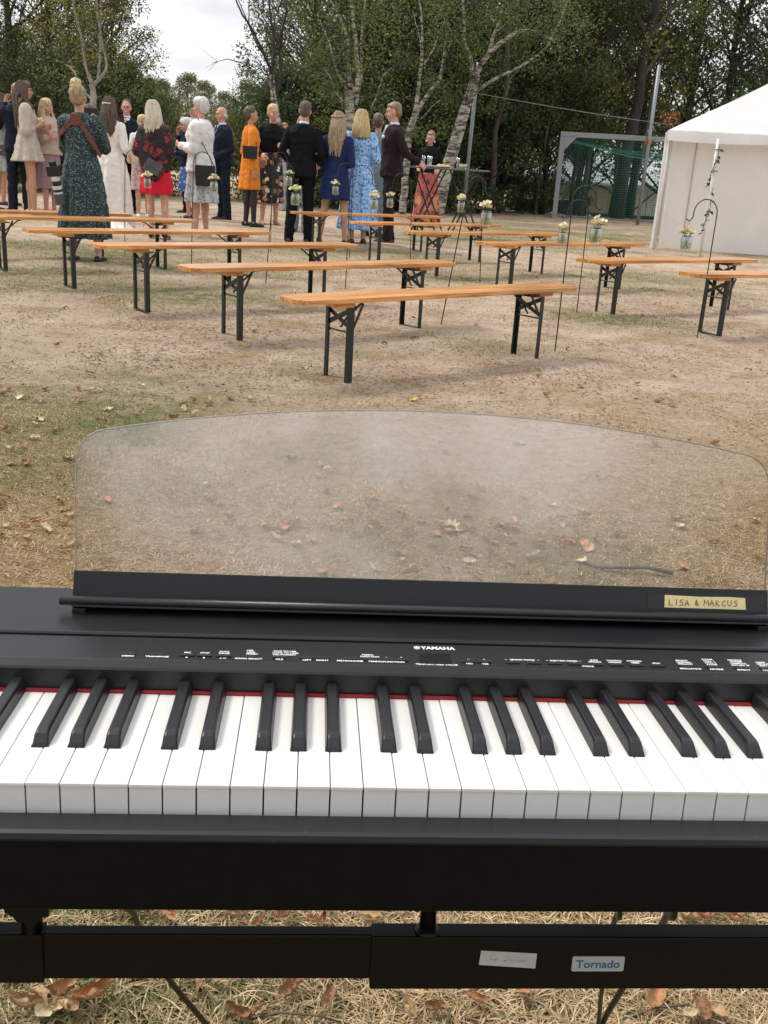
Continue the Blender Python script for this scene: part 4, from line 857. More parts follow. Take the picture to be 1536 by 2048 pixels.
def leaves_mesh(name, centers, radii, per, size, seed, flat=.75):
    r = np.random.default_rng(seed); C = np.repeat(np.asarray(centers), per, 0); Rr = np.repeat(np.asarray(radii), per); n = len(C)
    d = r.normal(size=(n, 3)); d /= np.linalg.norm(d, axis=1)[:, None]; q = r.uniform(0, 1, n)**.45
    P = C+d*(Rr*q)[:, None]*np.array([1, 1, flat])
    nrm = r.normal(size=(n, 3))+np.array([0, 0, .9]); nrm /= np.linalg.norm(nrm, axis=1)[:, None]
    a = np.cross(nrm, r.normal(size=(n, 3))); a /= np.linalg.norm(a, axis=1)[:, None]; b_ = np.cross(nrm, a)
    s = size*r.uniform(.6, 1.35, n)[:, None]
    V = np.stack([P-a*s*.5, P+b_*s*.33+nrm*s*.06, P+a*s*.5, P-b_*s*.33+nrm*s*.06], 1).reshape(-1, 3)
    k = np.arange(n)[:, None]*4; Fq = (k+[0, 1, 2, 3])
    crnd = np.repeat(r.uniform(0, 1, len(centers)), per); rn = np.clip(.55*r.uniform(0, 1, n)+.45*crnd, 0, 1)
    return np_mesh(name, V, Fq, 4, {'rnd': ('FACE', 'FLOAT', rn)})
def wob(a, b_, n, amp, rr):
    a = np.array(a, float); b_ = np.array(b_, float); P = []
    for i in range(n+1):
        s = i/n; P.append(a+(b_-a)*s+np.array([rr.uniform(-1, 1), rr.uniform(-1, 1), rr.uniform(-.5, .5)])*amp*math.sin(math.pi*s))
    return P
def broadleaf(seed, H=9.0, spread=2.4, zlow=.8, ncl=150, per=95, size=.085, rcl=.52, trunk_r=.13, lean=0.0, dens_low=1.0):
    """trunk mesh + crown mesh of one broadleaf tree, crown from zlow to H"""
    rr = random.Random(seed); mb = MB(); tp = [(0, 0, -.1)]; x = y = 0.0
    for i in range(1, 10):
        x += rr.uniform(-.10, .10)+lean*.1; y += rr.uniform(-.1, .1); tp.append((x, y, H*.92*i/9))
    mb.tube(tp, [trunk_r*(1-.85*i/9)*(1.35 if i == 0 else 1) for i in range(10)], 9)
    cs, rs = [], []
    while len(cs) < ncl:
        z = rr.uniform(zlow, H); s = (z-zlow)/(H-zlow); w = spread*(.55+.45*math.sin(math.pi*min(1, .15+.8*s)))*(1 if s < .75 else (1-s)/.25*.8+.2)
        a = rr.uniform(0, 6.283); q = w*math.sqrt(rr.uniform(.02, 1)); 
        c = np.array([q*math.cos(a)+x*s, q*math.sin(a)+y*s, z])
        if mnoise.noise(Vector(c*.75)+Vector((seed*3.1, 0, 0))) < -.22: continue
        cs.append(c); rs.append(rcl*rr.uniform(.6, 1.25))
        if len(cs) % 2 == 0:
            zi = max(.5, z-rr.uniform(.5, 1.6)-q*.25); k = min(8.99, zi/(H*.92)*9); i0 = int(k); f = k-i0; p0 = np.array(tp[i0])*(1-f)+np.array(tp[min(9, i0+1)])*f
            mid = p0*.5+c*.5+np.array([rr.uniform(-.2, .2), rr.uniform(-.2, .2), rr.uniform(-.05, .3)]); r0 = .018+.016*rr.random()
            mb.tube([p0, p0*.75+mid*.25+np.array([0, 0, .06]), mid, c], [r0*1.5, r0*1.1, r0*.8, r0*.25], 5, False)
            for _ in range(2):
                e = c+np.array([rr.uniform(-.5, .5), rr.uniform(-.5, .5), rr.uniform(-.2, .5)]); mb.tube([mid, mid*.4+e*.6, e], [r0*.5, r0*.35, r0*.12], 4, False)
    return mb.mesh('trunk', smooth=True), leaves_mesh('crown', cs, rs, per, size, seed)
PROT = [broadleaf(11, H=8, ncl=190, zlow=.6), broadleaf(23, H=8, spread=2.7, ncl=210, zlow=.6), broadleaf(31, H=8, spread=2.1, ncl=170, lean=.5, zlow=.6), broadleaf(47, H=8, spread=2.5, ncl=160, per=90, zlow=.7)]
HIGH = [broadleaf(101, H=9, ncl=170, zlow=2.3, spread=2.6, trunk_r=.09), broadleaf(103, H=9, ncl=180, zlow=2.0, spread=2.8, trunk_r=.09), broadleaf(107, H=9, ncl=120, per=95, zlow=2.5, spread=2.5, trunk_r=.09)]
FARP = [broadleaf(211, H=9, ncl=130, per=120, size=.17, rcl=.8, zlow=.1, spread=3.4), broadleaf(223, H=9, ncl=120, per=120, size=.17, rcl=.9, zlow=.1, spread=3.0)]
SPARSE = [broadleaf(61, ncl=110, per=85, rcl=.5, spread=2.3, zlow=1.4, size=.08), broadleaf(67, ncl=125, per=80, rcl=.6, spread=2.6, zlow=1.2, size=.08)]
BUSH = [broadleaf(83, H=3.0, spread=1.3, zlow=.15, ncl=60, per=90, size=.075, rcl=.4, trunk_r=.04), broadleaf(89, H=2.4, spread=1.5, zlow=.1, ncl=60, per=90, size=.07, rcl=.38, trunk_r=.04)]
def plant(name, cat, label, p, proto, lm, bk, scale=1.0, rz=None, sz=1.0, group=None):
    t_ = thing(name, label, cat, (p[0], p[1], float(gz(p[0], p[1]))), random.uniform(0, 6.28) if rz is None else rz, group); t_.scale = (scale, scale, scale*sz)
    for nm, me, mt in (('trunk', proto[0], bk), ('crown', proto[1], lm)):
        o = bpy.data.objects.new(nm, me); COL.objects.link(o); o.parent = t_
        if not me.materials: me.materials.append(mt)
        o.material_slots[0].link = 'OBJECT'; o.material_slots[0].material = mt
    return t_
def tx(px, Y): p = atY(px, 300, Y); return (p[0], Y)
G1 = 'trees at the edge of the wood'
WOOD = [  # px, Y, proto, leaf, scale, label
 (625, 27.5, PROT[0], 'mid', .80, 'leafy green tree behind the black-suited man'), (690, 30, PROT[1], 'mid', 1.0, 'broad green tree behind the slender multi-stemmed birch'), (725, 27.5, PROT[2], 'olive', .95, 'yellowish green tree behind the blond bob'),
 (790, 29.5, PROT[3], 'mid', 1.05, 'tall green tree between two white birches'), (860, 27, PROT[0], 'dark', .85, 'dark green tree behind the woman at the table'), (905, 31, PROT[1], 'mid', 1.1, 'big green tree behind the thick leaning birch'),
 (985, 28, HIGH[0], 'dark', .9, 'dark leafy tree beside the grey post'), (1050, 31, HIGH[1], 'olive', 1.05, 'olive green tree left of the goal'), (1095, 28.6, HIGH[0], 'dark', .85, 'dark tree at the corner of the goal'),
 (1165, 30.5, HIGH[1], 'olive', 1.05, 'olive tree with drooping boughs over the goal'), (1240, 30, HIGH[2], 'mid', 1.0, 'green tree rising behind the crossbar'), (1275, 32.5, SPARSE[0], 'dark', 1.1, 'thin dark tree beside the tall grey post by the goal'),
 (1360, 31, SPARSE[1], 'dark', 1.15, 'open dark tree above the tent eave'), (1440, 33, SPARSE[0], 'dark', 1.2, 'tall dark tree behind the tent peak'), (1520, 31, SPARSE[1], 'dark', 1.2, 'dark airy tree at the tent ridge'), (1600, 34, PROT[1], 'dark', 1.15, 'dense dark tree beyond the tent'),
 (-40, 27, SPARSE[1], 'dark', 1.05, 'gnarled dark tree behind the long-haired guests'), (30, 29, SPARSE[0], 'dark', 1.1, 'open dark tree with bent limbs behind the navy suit'), (110, 28, SPARSE[1], 'mid', .95, 'thin green tree behind the photographer'), (196, 27, PROT[3], 'autumn', .66, 'yellowing tree behind the bride'), (228, 29.5, PROT[2], 'olive', .66, 'bushy yellow-green tree at the gap in the wood'), (150, 31, PROT[0], 'mid', .70, 'green tree behind the pale forked birch'),
 (548, 27, PROT[2], 'mid', .50, 'low green tree behind the thin dark-topped birch'),
 (1010, 36, HIGH[1], 'dark', 1.2, 'far dark tree behind the slack wire'), (820, 36, PROT[1], 'dark', 1.2, 'far dark tree behind the twin-stemmed birch'), (680, 36, PROT[3], 'dark', 1.0, 'far dark tree behind the multi-stemmed birch'), (1180, 37, HIGH[2], 'dark', 1.2, 'far dark tree behind the goal'),
 (40, 35, PROT[1], 'dark', .55, 'low dark tree deep in the left wood'), (150, 36, PROT[3], 'dark', .55, 'low dark tree deep behind the forked birch'), (-60, 33, PROT[0], 'dark', .6, 'low dense tree behind the dark-haired guest')]
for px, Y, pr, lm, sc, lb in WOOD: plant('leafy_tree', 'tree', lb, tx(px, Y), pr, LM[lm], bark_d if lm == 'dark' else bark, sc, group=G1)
BSH = [(-30, 24.5, 0, 'dark'), (50, 25.5, 1, 'mid'), (115, 24.6, 0, 'dark'), (190, 25.5, 1, 'dark'), (250, 25, 0, 'mid'), (300, 26.5, 1, 'olive'), (520, 26.5, 1, 'olive'), (585, 25.5, 0, 'dark'), (640, 25.6, 1, 'dark'), (690, 26, 0, 'mid'), (745, 25.5, 1, 'dark'), (800, 26, 0, 'dark'), (855, 26, 1, 'dark'), (965, 27, 0, 'dark'), (1010, 28.5, 1, 'dark')]
BL = ['shrub behind the long-haired guests at the frame side', 'shrub behind the beige dress', 'shrub behind the smiling blond guest', 'shrub behind the bride', 'shrub behind the man with glasses', 'pale shrub where the wood opens', 'pale shrub behind the orange dress', 'dark shrub behind the black suit', 'dark shrub behind the navy dress', 'green shrub at the foot of the multi-stemmed birch', 'dark shrub behind the light blue dress', 'dark shrub behind the maroon suit', 'dark shrub behind the high table', 'dark shrub behind the grey post', 'dark shrub at the edge of the hedge']
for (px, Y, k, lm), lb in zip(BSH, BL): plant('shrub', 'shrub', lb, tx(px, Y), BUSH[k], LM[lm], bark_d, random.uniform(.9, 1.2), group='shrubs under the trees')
for i, (px, Y, s) in enumerate([(1020, 31.5, .38), (1075, 31, .40), (1125, 31.5, .44), (1185, 33, .40), (1240, 35, .36)]):
    plant('hedge_bush', 'hedge', ['low green hedge bush left of the white car', 'low hedge bush in front of the white car', 'hedge bush by the left goal post', 'hedge bush behind the goal net', 'hedge bush before the pale shed'][i], tx(px, Y), BUSH[i % 2], LM['mid' if i % 2 else 'olive'], bark_d, s*1.15, group='hedge beyond the goal')
FAR = [(330, 62, .52), (372, 70, .62), (415, 66, .55), (455, 60, .46), (500, 68, .58), (300, 58, .50), (545, 64, .6), (250, 66, .6)]
FL = ['hazy yellow-green tree at the left of the gap', 'rounded far tree in the middle of the gap', 'far tree behind the white-haired woman', 'low far tree behind the bald man', 'far tree behind the orange dress', 'far tree beside the yellowing tree', 'far tree behind the thin birch', 'far tree hidden behind the bride']
for (px, Y, s), lb in zip(FAR, FL): plant('far_tree', 'tree', lb, tx(px, Y), FARP[(px//7) % 2], LM['far'], bark, s, group='far trees beyond the field')
# distant woods: one mass
cs = []; rs = []
for i in range(900):
    a = random.uniform(-.50, .50); Y = random.uniform(75, 95); h = 3.2+5.0*abs(mnoise.noise(Vector((a*9, 0, 0))))+(2.5 if abs(a+.17) > .10 else -1.0)
    cs.append((math.tan(a)*Y, Y, random.uniform(.3, h))); rs.append(random.uniform(.8, 1.6))
put('distant_woods', leaves_mesh('distant_woods', cs, rs, 55, .34, 5), LM['far'], label='far line of hazy woods across the field', cat='woods', kind='stuff')
cs = []; rs = []
for i in range(800):
    a = random.uniform(-.06, .5); Y = random.uniform(39, 47); h = 4.6
    if random.random() < .22: a = random.uniform(-.50, -.29); h = 3.2
    if .15 < a < .29 and random.random() < .8: continue
    cs.append((math.tan(a)*Y, Y, random.uniform(2.2 if a > .1 else .2, h+.6))); rs.append(random.uniform(.6, 1.2))
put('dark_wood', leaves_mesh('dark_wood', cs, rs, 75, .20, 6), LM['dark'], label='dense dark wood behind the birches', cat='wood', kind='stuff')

# birches: trunk courses traced as ground-standing limbs at their own distance
def birch_tree(label, Y, limbs, mtl, leaf=None, ncl=40, seed=1, per=45, dark_top=False, twigs=26):
    rr = random.Random(seed); b0 = atY(*limbs[0][0][0], Y); b0[2] = 0
    t_ = thing('birch_tree', label, 'tree', tuple(b0), group='white-barked birches'); tips = []
    for li, (pts, r0, r1) in enumerate(limbs):
        dy = 0 if li == 0 else rr.uniform(-.6, .6); P = []
        n = len(pts)
        for i, (px, py) in enumerate(pts):
            p = atY(px, py, Y+dy*i/max(1, n-1)); 
            if li == 0 and i == 0: p[2] = -.08
            P.append(p-b0)
        # smooth
        Q = []
        for i in range(len(P)-1):
            p0, p1, p2, p3 = P[max(i-1, 0)], P[i], P[i+1], P[min(i+2, len(P)-1)]
            for k in range(5):
                s = k/5; Q.append(.5*((2*p1)+(-p0+p2)*s+(2*p0-5*p1+4*p2-p3)*s*s+(-p0+3*p1-3*p2+p3)*s**3)+np.array([rr.uniform(-1, 1)*.012, 0, 0]))
        Q.append(P[-1]); m_ = len(Q); rad = [r0+(r1-r0)*(i/(m_-1)) for i in range(m_)]
        MB().tube(Q, rad, 9).build('trunk' if li == 0 else 'limb', mtl[0] if r0 > .045 or not dark_top else mtl[1], t_, smooth=True)
        tips += Q[m_//2:]
    mb = MB()
    for k in range(twigs):
        a = np.array(rr.choice(tips)); e = a+np.array([rr.uniform(-.7, .7), rr.uniform(-.5, .5), rr.uniform(-.1, .9)]); mid = a*.5+e*.5+np.array([0, 0, .08])
        mb.tube([a, mid, e], [.012, .008, .003], 4, False); tips.append(e)
        for _ in range(3):
            f = mid*.4+e*.6; g = f+np.array([rr.uniform(-.4, .4), rr.uniform(-.3, .3), rr.uniform(-.4, .25)]); mb.tube([f, g], [.005, .002], 3, False)
    o_ = mb.build('twigs', bark_d, t_); o_['kind'] = 'stuff'
    if leaf:
        cs = [np.array(rr.choice(tips))+np.array([rr.uniform(-.6, .6), rr.uniform(-.9, .5), rr.uniform(-.5, .7)]) for _ in range(ncl)]
        put('crown', leaves_mesh('crown', cs, [rr.uniform(.25, .55) for _ in cs], per, .055, seed), LM[leaf], t_)
BB = (birch, bark_d)
birch_tree('pale forked birch behind the photographer', 22, [([(182, 405), (185, 250), (187, 195), (183, 168)], .075, .055), ([(183, 168), (172, 130), (165, 85), (150, 30), (140, -40)], .045, .014), ([(185, 172), (205, 150), (213, 128), (200, 60), (205, -30)], .04, .012), ([(184, 200), (160, 172), (146, 140), (130, 128)], .025, .01), ([(196, 160), (200, 110), (197, 40), (190, -30)], .03, .01)], (mat('pale_bark', (.30, .27, .23), .85, .4, 12), bark), 'autumn', 60, 3, per=50)
birch_tree('thin dark-topped birch behind the floral dress', 22.5, [([(566, 420), (560, 290), (550, 215), (543, 150)], .085, .055), ([(550, 190), (562, 150), (560, 100), (572, 20), (578, -40)], .042, .015), ([(543, 150), (530, 112), (505, 60), (480, 20), (465, -25)], .034, .012), ([(535, 120), (512, 85), (498, 40), (500, -20)], .02, .008), ([(545, 140), (547, 80), (540, 20), (540, -30)], .038, .015), ([(543, 60), (525, 30), (505, -10)], .015, .006), ([(560, 90), (548, 50), (560, 10), (566, -25)], .02, .008)], BB, None, dark_top=True, seed=5, twigs=34)
birch_tree('multi-stemmed white birch behind the light blue dress', 23, [([(702, 420), (702, 300), (700, 215), (698, 180)], .13, .09), ([(700, 200), (716, 160), (712, 90), (702, 0), (700, -40)], .06, .02), ([(698, 190), (688, 165), (675, 145), (660, 90), (640, 40)], .04, .012), ([(712, 210), (716, 180), (722, 150), (722, 110), (725, 50), (735, -20)], .045, .015), ([(700, 175), (697, 120), (690, 60), (660, 0)], .045, .015), ([(690, 205), (672, 185), (660, 155), (648, 138)], .022, .008), ([(695, 260), (686, 230), (684, 190)], .015, .007), ([(742, 218), (755, 190), (765, 155), (785, 135)], .018, .007), ([(712, 190), (702, 160), (700, 130)], .03, .012)], BB, 'mid', 80, 7, per=60)
birch_tree('twin-stemmed white birch beside the maroon suit', 23.5, [([(805, 425), (813, 330), (818, 270), (832, 225)], .085, .07), ([(828, 235), (835, 190), (842, 130), (845, 60), (835, -30)], .05, .015), ([(832, 228), (855, 190), (880, 155), (890, 100), (892, 60)], .05, .015), ([(848, 130), (868, 95), (880, 60), (900, 20)], .02, .008), ([(845, 110), (838, 70), (825, 20)], .018, .007), ([(840, 240), (870, 208), (885, 200)], .012, .005)], BB, 'mid', 60, 9, per=60)
birch_tree('thick leaning white birch behind the high table', 23.8, [([(872, 430), (893, 345), (915, 270), (935, 205), (952, 150)], .16, .10), ([(946, 165), (942, 120), (930, 85), (928, 30), (925, -30)], .055, .02), ([(952, 150), (975, 110), (1010, 80), (1042, 62), (1075, 66), (1110, 82)], .062, .018), ([(978, 108), (988, 70), (1000, 40), (1010, -20)], .048, .015), ([(940, 195), (985, 160), (1050, 128), (1095, 90), (1120, 40), (1140, -10)], .036, .014), ([(1000, 55), (985, 40), (980, 20)], .02, .01), ([(995, 62), (1020, 40), (1032, 30)], .02, .008), ([(930, 100), (910, 75), (890, 40), (885, 10)], .015, .006)], BB, 'mid', 130, 12, per=60)
dt = 'dark tree trunk '
for px, py, Y, r, lb in [(972, 438, 26.5, .075, 'slim grey trunk to the right of the high table'), (986, 433, 27.5, .03, 'thin sapling trunk beside the slim grey trunk'), (1068, 432, 28, .045, 'slim trunk in front of the low hedge'), (1160, 435, 29, .07, 'brown trunk just inside the goal'), (1138, 435, 29.5, .06, 'thin trunk next to the goal post'), (1233, 448, 28.4, .17, 'thick dark trunk behind the goal net'), (1262, 445, 29, .05, 'slender trunk between goal net and grey post')]:
    p = atY(px, py, Y); p[2] = 0; t_ = thing('tree_trunk', lb, 'trunk', tuple(p)); rr = random.Random(px)
    pts = [(0, 0, -.1)]+[(rr.uniform(-.1, .1)+.05*z, rr.uniform(-.1, .1), z) for z in (1, 2, 3, 4, 5, 6.5)]; MB().tube(pts, [r*1.2]+[r*(1-.09*k) for k in range(6)], 9).build('trunk', bark_d if r > .15 else bark, t_, smooth=True)
    mb = MB()
    for k in range(6):
        z = rr.uniform(2.2, 5.5); a = rr.uniform(0, 6.28); mb.tube([(.05*z, 0, z), (.05*z+.6*math.cos(a), .5*math.sin(a), z+.7), (.05*z+1.2*math.cos(a), 1*math.sin(a), z+1.1)], [r*.4, r*.25, r*.1], 5, False)
    mb.build('limb', bark, t_)
p = atY(1330, 240, 25.5); put('rust_twig_leaves', leaves_mesh('rust_twig_leaves', [p, p+np.array([.2, 0, .05]), p+np.array([-.3, .1, -.5])], [.28, .22, .15], 40, .07, 8), LM['rust'], label='cluster of rusty red leaves above the tent corner', cat='leaves', kind='stuff')

# unseen trees behind the player, hinted by leaf-fall, added to shade the key fronts
for k, (x, y, sc) in enumerate([(-10.5, -12.5, 1.25), (-3.8, -14.5, 1.3), (3.2, -13.6, 1.3), (10.0, -14.0, 1.25)]):
    plant('leafy_tree', 'tree', ['unseen added leafy tree behind the player on the left', 'unseen added tall leafy tree straight behind the player', 'unseen added leafy tree behind the player on the right', 'unseen added wide leafy tree behind the player, far right'][k], (x, y), PROT[k], LM['mid'], bark, sc, group='unseen shade trees added behind the player')
# ------------------------------------------------------------------ fallen leaves and twigs
def dead_leaf(seed, L=.075, curl=1.0, lobes=False):
    """dry crinkled leaf: ragged outline, rolled across its width, crumpled between the veins"""
    rr = random.Random(seed); mb = MB(); nu, nv = 12, 10; pts = []
    k1 = curl*rr.uniform(.8, 1.3); k2 = curl*rr.uniform(-.3, .8); twist = rr.uniform(-.5, .5)
    jl = [[rr.uniform(-1, 1) for _ in range(nu+1)] for _ in range(2)]
    for i in range(nu+1):
        u = i/nu; w0 = .43*math.sin(math.pi*min(.97, .05+u*.92))**.55
        for j in range(nv+1):
            v = j/nv*2-1; side = 0 if v < 0 else 1
            w = w0*(1+(.30 if lobes else .16)*jl[side][i]*abs(v)**2)
            x = (u-.5)*L*(1+.08*abs(v)*math.sin(seed+3*v)); y = v*w*L
            R = L*.30/max(.2, k1); a = y/R+twist*(u-.5); y2 = R*math.sin(a); z = R*(1-math.cos(a)); z += k2*.55*L*(u-.5)**2*1.8
            z += .035*L*math.sin(abs(v)*9-u*14)*abs(v)+.03*L*rr.uniform(-1, 1)*abs(v); y2 += .02*L*rr.uniform(-1, 1)
            pts.append((x, y2, z))
    f = [(i*(nv+1)+j, (i+1)*(nv+1)+j, (i+1)*(nv+1)+j+1, i*(nv+1)+j+1) for i in range(nu) for j in range(nv)]
    zm = min(p[2] for p in pts); mb.add([(x, y, z-zm) for x, y, z in pts], f)
    mb.tube([(-L*.5, 0, pts[nv//2][2]-zm+.0005), (-L*.62, .004, pts[nv//2][2]-zm+.004), (-L*.8, .002, .006)], [.0012, .001, .0008], 4)
    return mb.mesh('fallen_leaf')
DL = [dead_leaf(s, .075, c, lb) for s, c, lb in [(1, 2.0, False), (2, .8, False), (3, 1.5, True), (4, 2.7, False), (5, .5, True), (6, 1.3, True)]]
lmats = [mat('leaf_tan', (.42, .27, .135), .65, .3, 25, bump=.3, bscale=90), mat('leaf_brown', (.29, .145, .065), .65, .35, 30, bump=.3, bscale=90), mat('leaf_orange', (.42, .205, .09), .6, .3, 25, bump=.3, bscale=90), mat('leaf_cream', (.56, .45, .27), .65, .25, 25, bump=.3, bscale=90), mat('leaf_yellow', (.42, .33, .09), .6, .3, 25)]
cname = ['tan', 'brown', 'orange', 'cream', 'yellow']; sname = ['tightly curled', 'slightly cupped', 'ragged curled', 'rolled up', 'flat ragged', 'half curled']
def drop(px, py, k, c, size, where, yaw=None, tilt=0.0):
    p = at(px, py); o = put('fallen_leaf', DL[k], None, label='%s %s dead leaf %s' % (sname[k], cname[c], where), cat='leaf', group='fallen leaves %s' % where,
        loc=(p[0], p[1], float(gz(p[0], p[1]))+.004+(.012 if py > 1700 else .004)), rot=(random.uniform(-.35, .35)+tilt, random.uniform(-.35, .35), random.uniform(0, 6.28) if yaw is None else yaw))
    size *= .70 if py > 1700 else .62 if where.startswith('in the patchy') else .80
    o.scale = (size,)*3
    if not DL[k].materials: DL[k].materials.append(lmats[0])
    o.material_slots[0].link = 'OBJECT'; o.material_slots[0].material = lmats[c]
near = 'in the dry grass under the keyboard stand'
for px, py, k, c, s in [(20, 1962, 5, 2, 1.0), (48, 2036, 0, 0, .95), (85, 2020, 3, 0, .9), (122, 2008, 2, 2, .95), (105, 2042, 1, 3, .8), (138, 2036, 5, 0, .8), (192, 2016, 0, 2, 1.1), (480, 1845, 0, 0, .8), (570, 1843, 0, 2, .95), (648, 1836, 3, 2, .7), (735, 1845, 1, 0, .8), (335, 1848, 2, 2, .6), (285, 1838, 5, 1, .7), (240, 1832, 0, 1, .75), (318, 1832, 2, 2, .5), (395, 1995, 3, 1, .7), (370, 1966, 2, 2, .6), (585, 1990, 2, 1, .8), (655, 2010, 2, 1, .7), (475, 2040, 5, 1, .7), (437, 1977, 1, 0, .45), (515, 2036, 3, 1, .6), (815, 2032, 5, 0, .65), (870, 2030, 2, 1, .6), (955, 2012, 5, 2, .6), (1042, 1986, 1, 2, .6), (1305, 2005, 1, 2, .8), (1375, 1848, 1, 0, .7), (1405, 1850, 0, 2, .75), (1360, 1834, 4, 3, .7), (1465, 1852, 5, 2, .6), (1480, 1842, 2, 0, .7), (1425, 1834, 2, 1, .5), (1400, 2035, 2, 1, .8), (1430, 2040, 4, 0, .6), (1380, 2045, 1, 3, .6), (520, 1858, 2, 1, .5), (628, 1856, 2, 2, .5), (795, 1985, 1, 0, .4)]: drop(px, py, k, c, s, (('in the grass heap below the stand bracket' if px < 230 else 'in the gap between piano and thin stand tube' if py < 1900 else 'in the grass below the thin stand tube') if px < 740 else ('in the gap between piano and thick stand tube' if py < 1900 else 'in the grass near the silver badge' if px > 1100 else 'in the grass below the white tape')))
rl = random.Random(3)
for i in range(130):
    px = rl.gauss(930, 300) if i < 85 else rl.uniform(160, 1500); py = rl.gauss(1085, 50) if i < 85 else rl.uniform(860, 1150)
    if not (150 < px < 1525 and 850 < py < 1160): continue
    drop(px, py, rl.randrange(6), rl.choice([0, 0, 2, 3, 1, 2]), rl.uniform(.38, .82), 'on the turf seen through the clear music rest')
drop(905, 1052, 4, 3, 1.45, 'on the turf seen through the clear music rest')
for i in range(70):
    px = rl.uniform(-10, 160) if i < 34 else rl.uniform(0, 420); py = rl.uniform(800, 1130) if i < 34 else rl.uniform(770, 880)
    if px > 150 and py > 885-.12*px: continue
    drop(px, py, rl.randrange(6), rl.choice([0, 2, 3, 1, 3]), rl.uniform(.5, 1.1), 'in the patchy grass left of the music rest')
for i in range(85):
    px = rl.uniform(0, 1536); py = rl.uniform(560, 820); drop(px, py, rl.randrange(6), rl.choice([3, 3, 0, 4, 1]), rl.uniform(.5, 1.0), 'on the trodden ground among the benches')
twm = mat('twig_bark', (.10, .075, .055), .9, .3, 40)
def twig(label, pts, r):
    P = [at(*p) for p in pts]; b0 = P[0]; put('twig', MB().tube([p-b0+np.array([0, 0, float(gz(p[0], p[1]))+r+.006+.01*math.sin(i*1.3)]) for i, p in enumerate(P)], [r*(1-.5*i/len(P)) for i in range(len(P))], 6).mesh('twig', smooth=True), twm, label=label, cat='twig', loc=tuple(b0))
twig('dark fallen twig seen through the corner of the clear music rest', [(1345, 1156), (1290, 1149), (1240, 1146), (1195, 1138), (1165, 1125)], .007)
twig('long pale stalk lying in the grass below the silver badge', [(1420, 2036), (1370, 2026), (1310, 2026), (1250, 2036), (1215, 2048)], .0022)
twig('pale stalk lying in the grass below the thin stand tube', [(500, 2044), (560, 2040), (640, 2042), (700, 2046)], .002)
# ------------------------------------------------------------------ people
def V3(*a): return np.array(a, float)
class Blob(MB):
    def cap(s, p0, p1, r0, r1, n=12):
        p0 = np.array(p0, float); p1 = np.array(p1, float); d = p1-p0; L = np.linalg.norm(d); d = d/max(L, 1e-6); P = []; R = []
        for k in range(5): a = math.pi/2*(k/4); P.append(p0-d*r0*math.cos(a)); R.append(max(r0*math.sin(a), r0*.05))
        for k in range(1, 4): P.append(p0+d*L*k/4); R.append(r0+(r1-r0)*k/4)
        for k in range(5): a = math.pi/2*(k/4); P.append(p1+d*r1*math.sin(a)); R.append(max(r1*math.cos(a), r1*.05))
        return s.tube(P, R, n)
    def rings(s, rs, n=40, fold=0, amp=(0, 0), ph=0.0):
        """closed loft: rs = (z, rx, ry, cx, cy); fold count and amplitude from top to bottom"""
        k = len(s.v); m_ = len(rs)
        for i, (z, rx, ry, cx, cy) in enumerate(rs):
            f = i/(m_-1); A_ = amp[0]+(amp[1]-amp[0])*f**1.4
            for j in range(n):
                a = 2*math.pi*j/n; g = 1+A_*(math.sin(fold*a+ph+f*1.2)+.5*math.sin((fold*1.7//1)*a+ph*2)) if fold else 1
                s.v.append((cx+rx*g*math.cos(a), cy+ry*g*math.sin(a), z))
        for i in range(m_-1):
            for j in range(n): a = k+i*n+j; b = k+i*n+(j+1) % n; s.f.append((a, b, b+n, a+n))
        s.f.append(tuple(k+j for j in range(n))[::-1]); s.f.append(tuple(k+(m_-1)*n+j for j in range(n))); return s
def fine(rs, k=4):
    """interpolate ring list"""
    out = []
    for a, b in zip(rs[:-1], rs[1:]):
        for i in range(k): out.append(tuple(x+(y-x)*i/k for x, y in zip(a, b)))
    return out+[rs[-1]]
WTEX = {}
def remesh(bl, name, voxel, smooth=3, wrinkle=None, deci=.5):
    me = bl.mesh('tmp'); ob = bpy.data.objects.new('tmp', me); COL.objects.link(ob)
    m_ = ob.modifiers.new('r', 'REMESH'); m_.mode = 'VOXEL'; m_.voxel_size = voxel; m_.use_smooth_shade = True
    if smooth: q = ob.modifiers.new('s', 'SMOOTH'); q.iterations = smooth; q.factor = .5
    if wrinkle:
        key = round(wrinkle[1], 3)
        if key not in WTEX: WTEX[key] = bpy.data.textures.new('wr', 'CLOUDS'); WTEX[key].noise_scale = wrinkle[1]; WTEX[key].noise_depth = 2
        d = ob.modifiers.new('d', 'DISPLACE'); d.texture = WTEX[key]; d.strength = wrinkle[0]; d.mid_level = .5; d.texture_coords = 'LOCAL'
    if deci < 1: q = ob.modifiers.new('c', 'DECIMATE'); q.ratio = deci
    dg = bpy.context.evaluated_depsgraph_get(); out = bpy.data.meshes.new_from_object(ob.evaluated_get(dg)); out.name = name
    bpy.data.objects.remove(ob); bpy.data.meshes.remove(me); out.materials.clear()
    out.polygons.foreach_set('use_smooth', [True]*len(out.polygons)); return out
SK = {'fair': mat('skin_fair', (.56, .33, .235), .55, .10, 20, trans=.12), 'tan': mat('skin_tan', (.46, .245, .165), .55, .10, 20, trans=.12), 'pink': mat('skin_pink', (.57, .30, .22), .55, .12, 20, trans=.12)}
eyem = mat('eye_dark', (.03, .022, .018), .2); lipm = mat('lips', (.40, .12, .11), .5); browm = mat('brow_brown', (.10, .06, .04), .8); toothm = mat('teeth', (.75, .72, .66), .4)
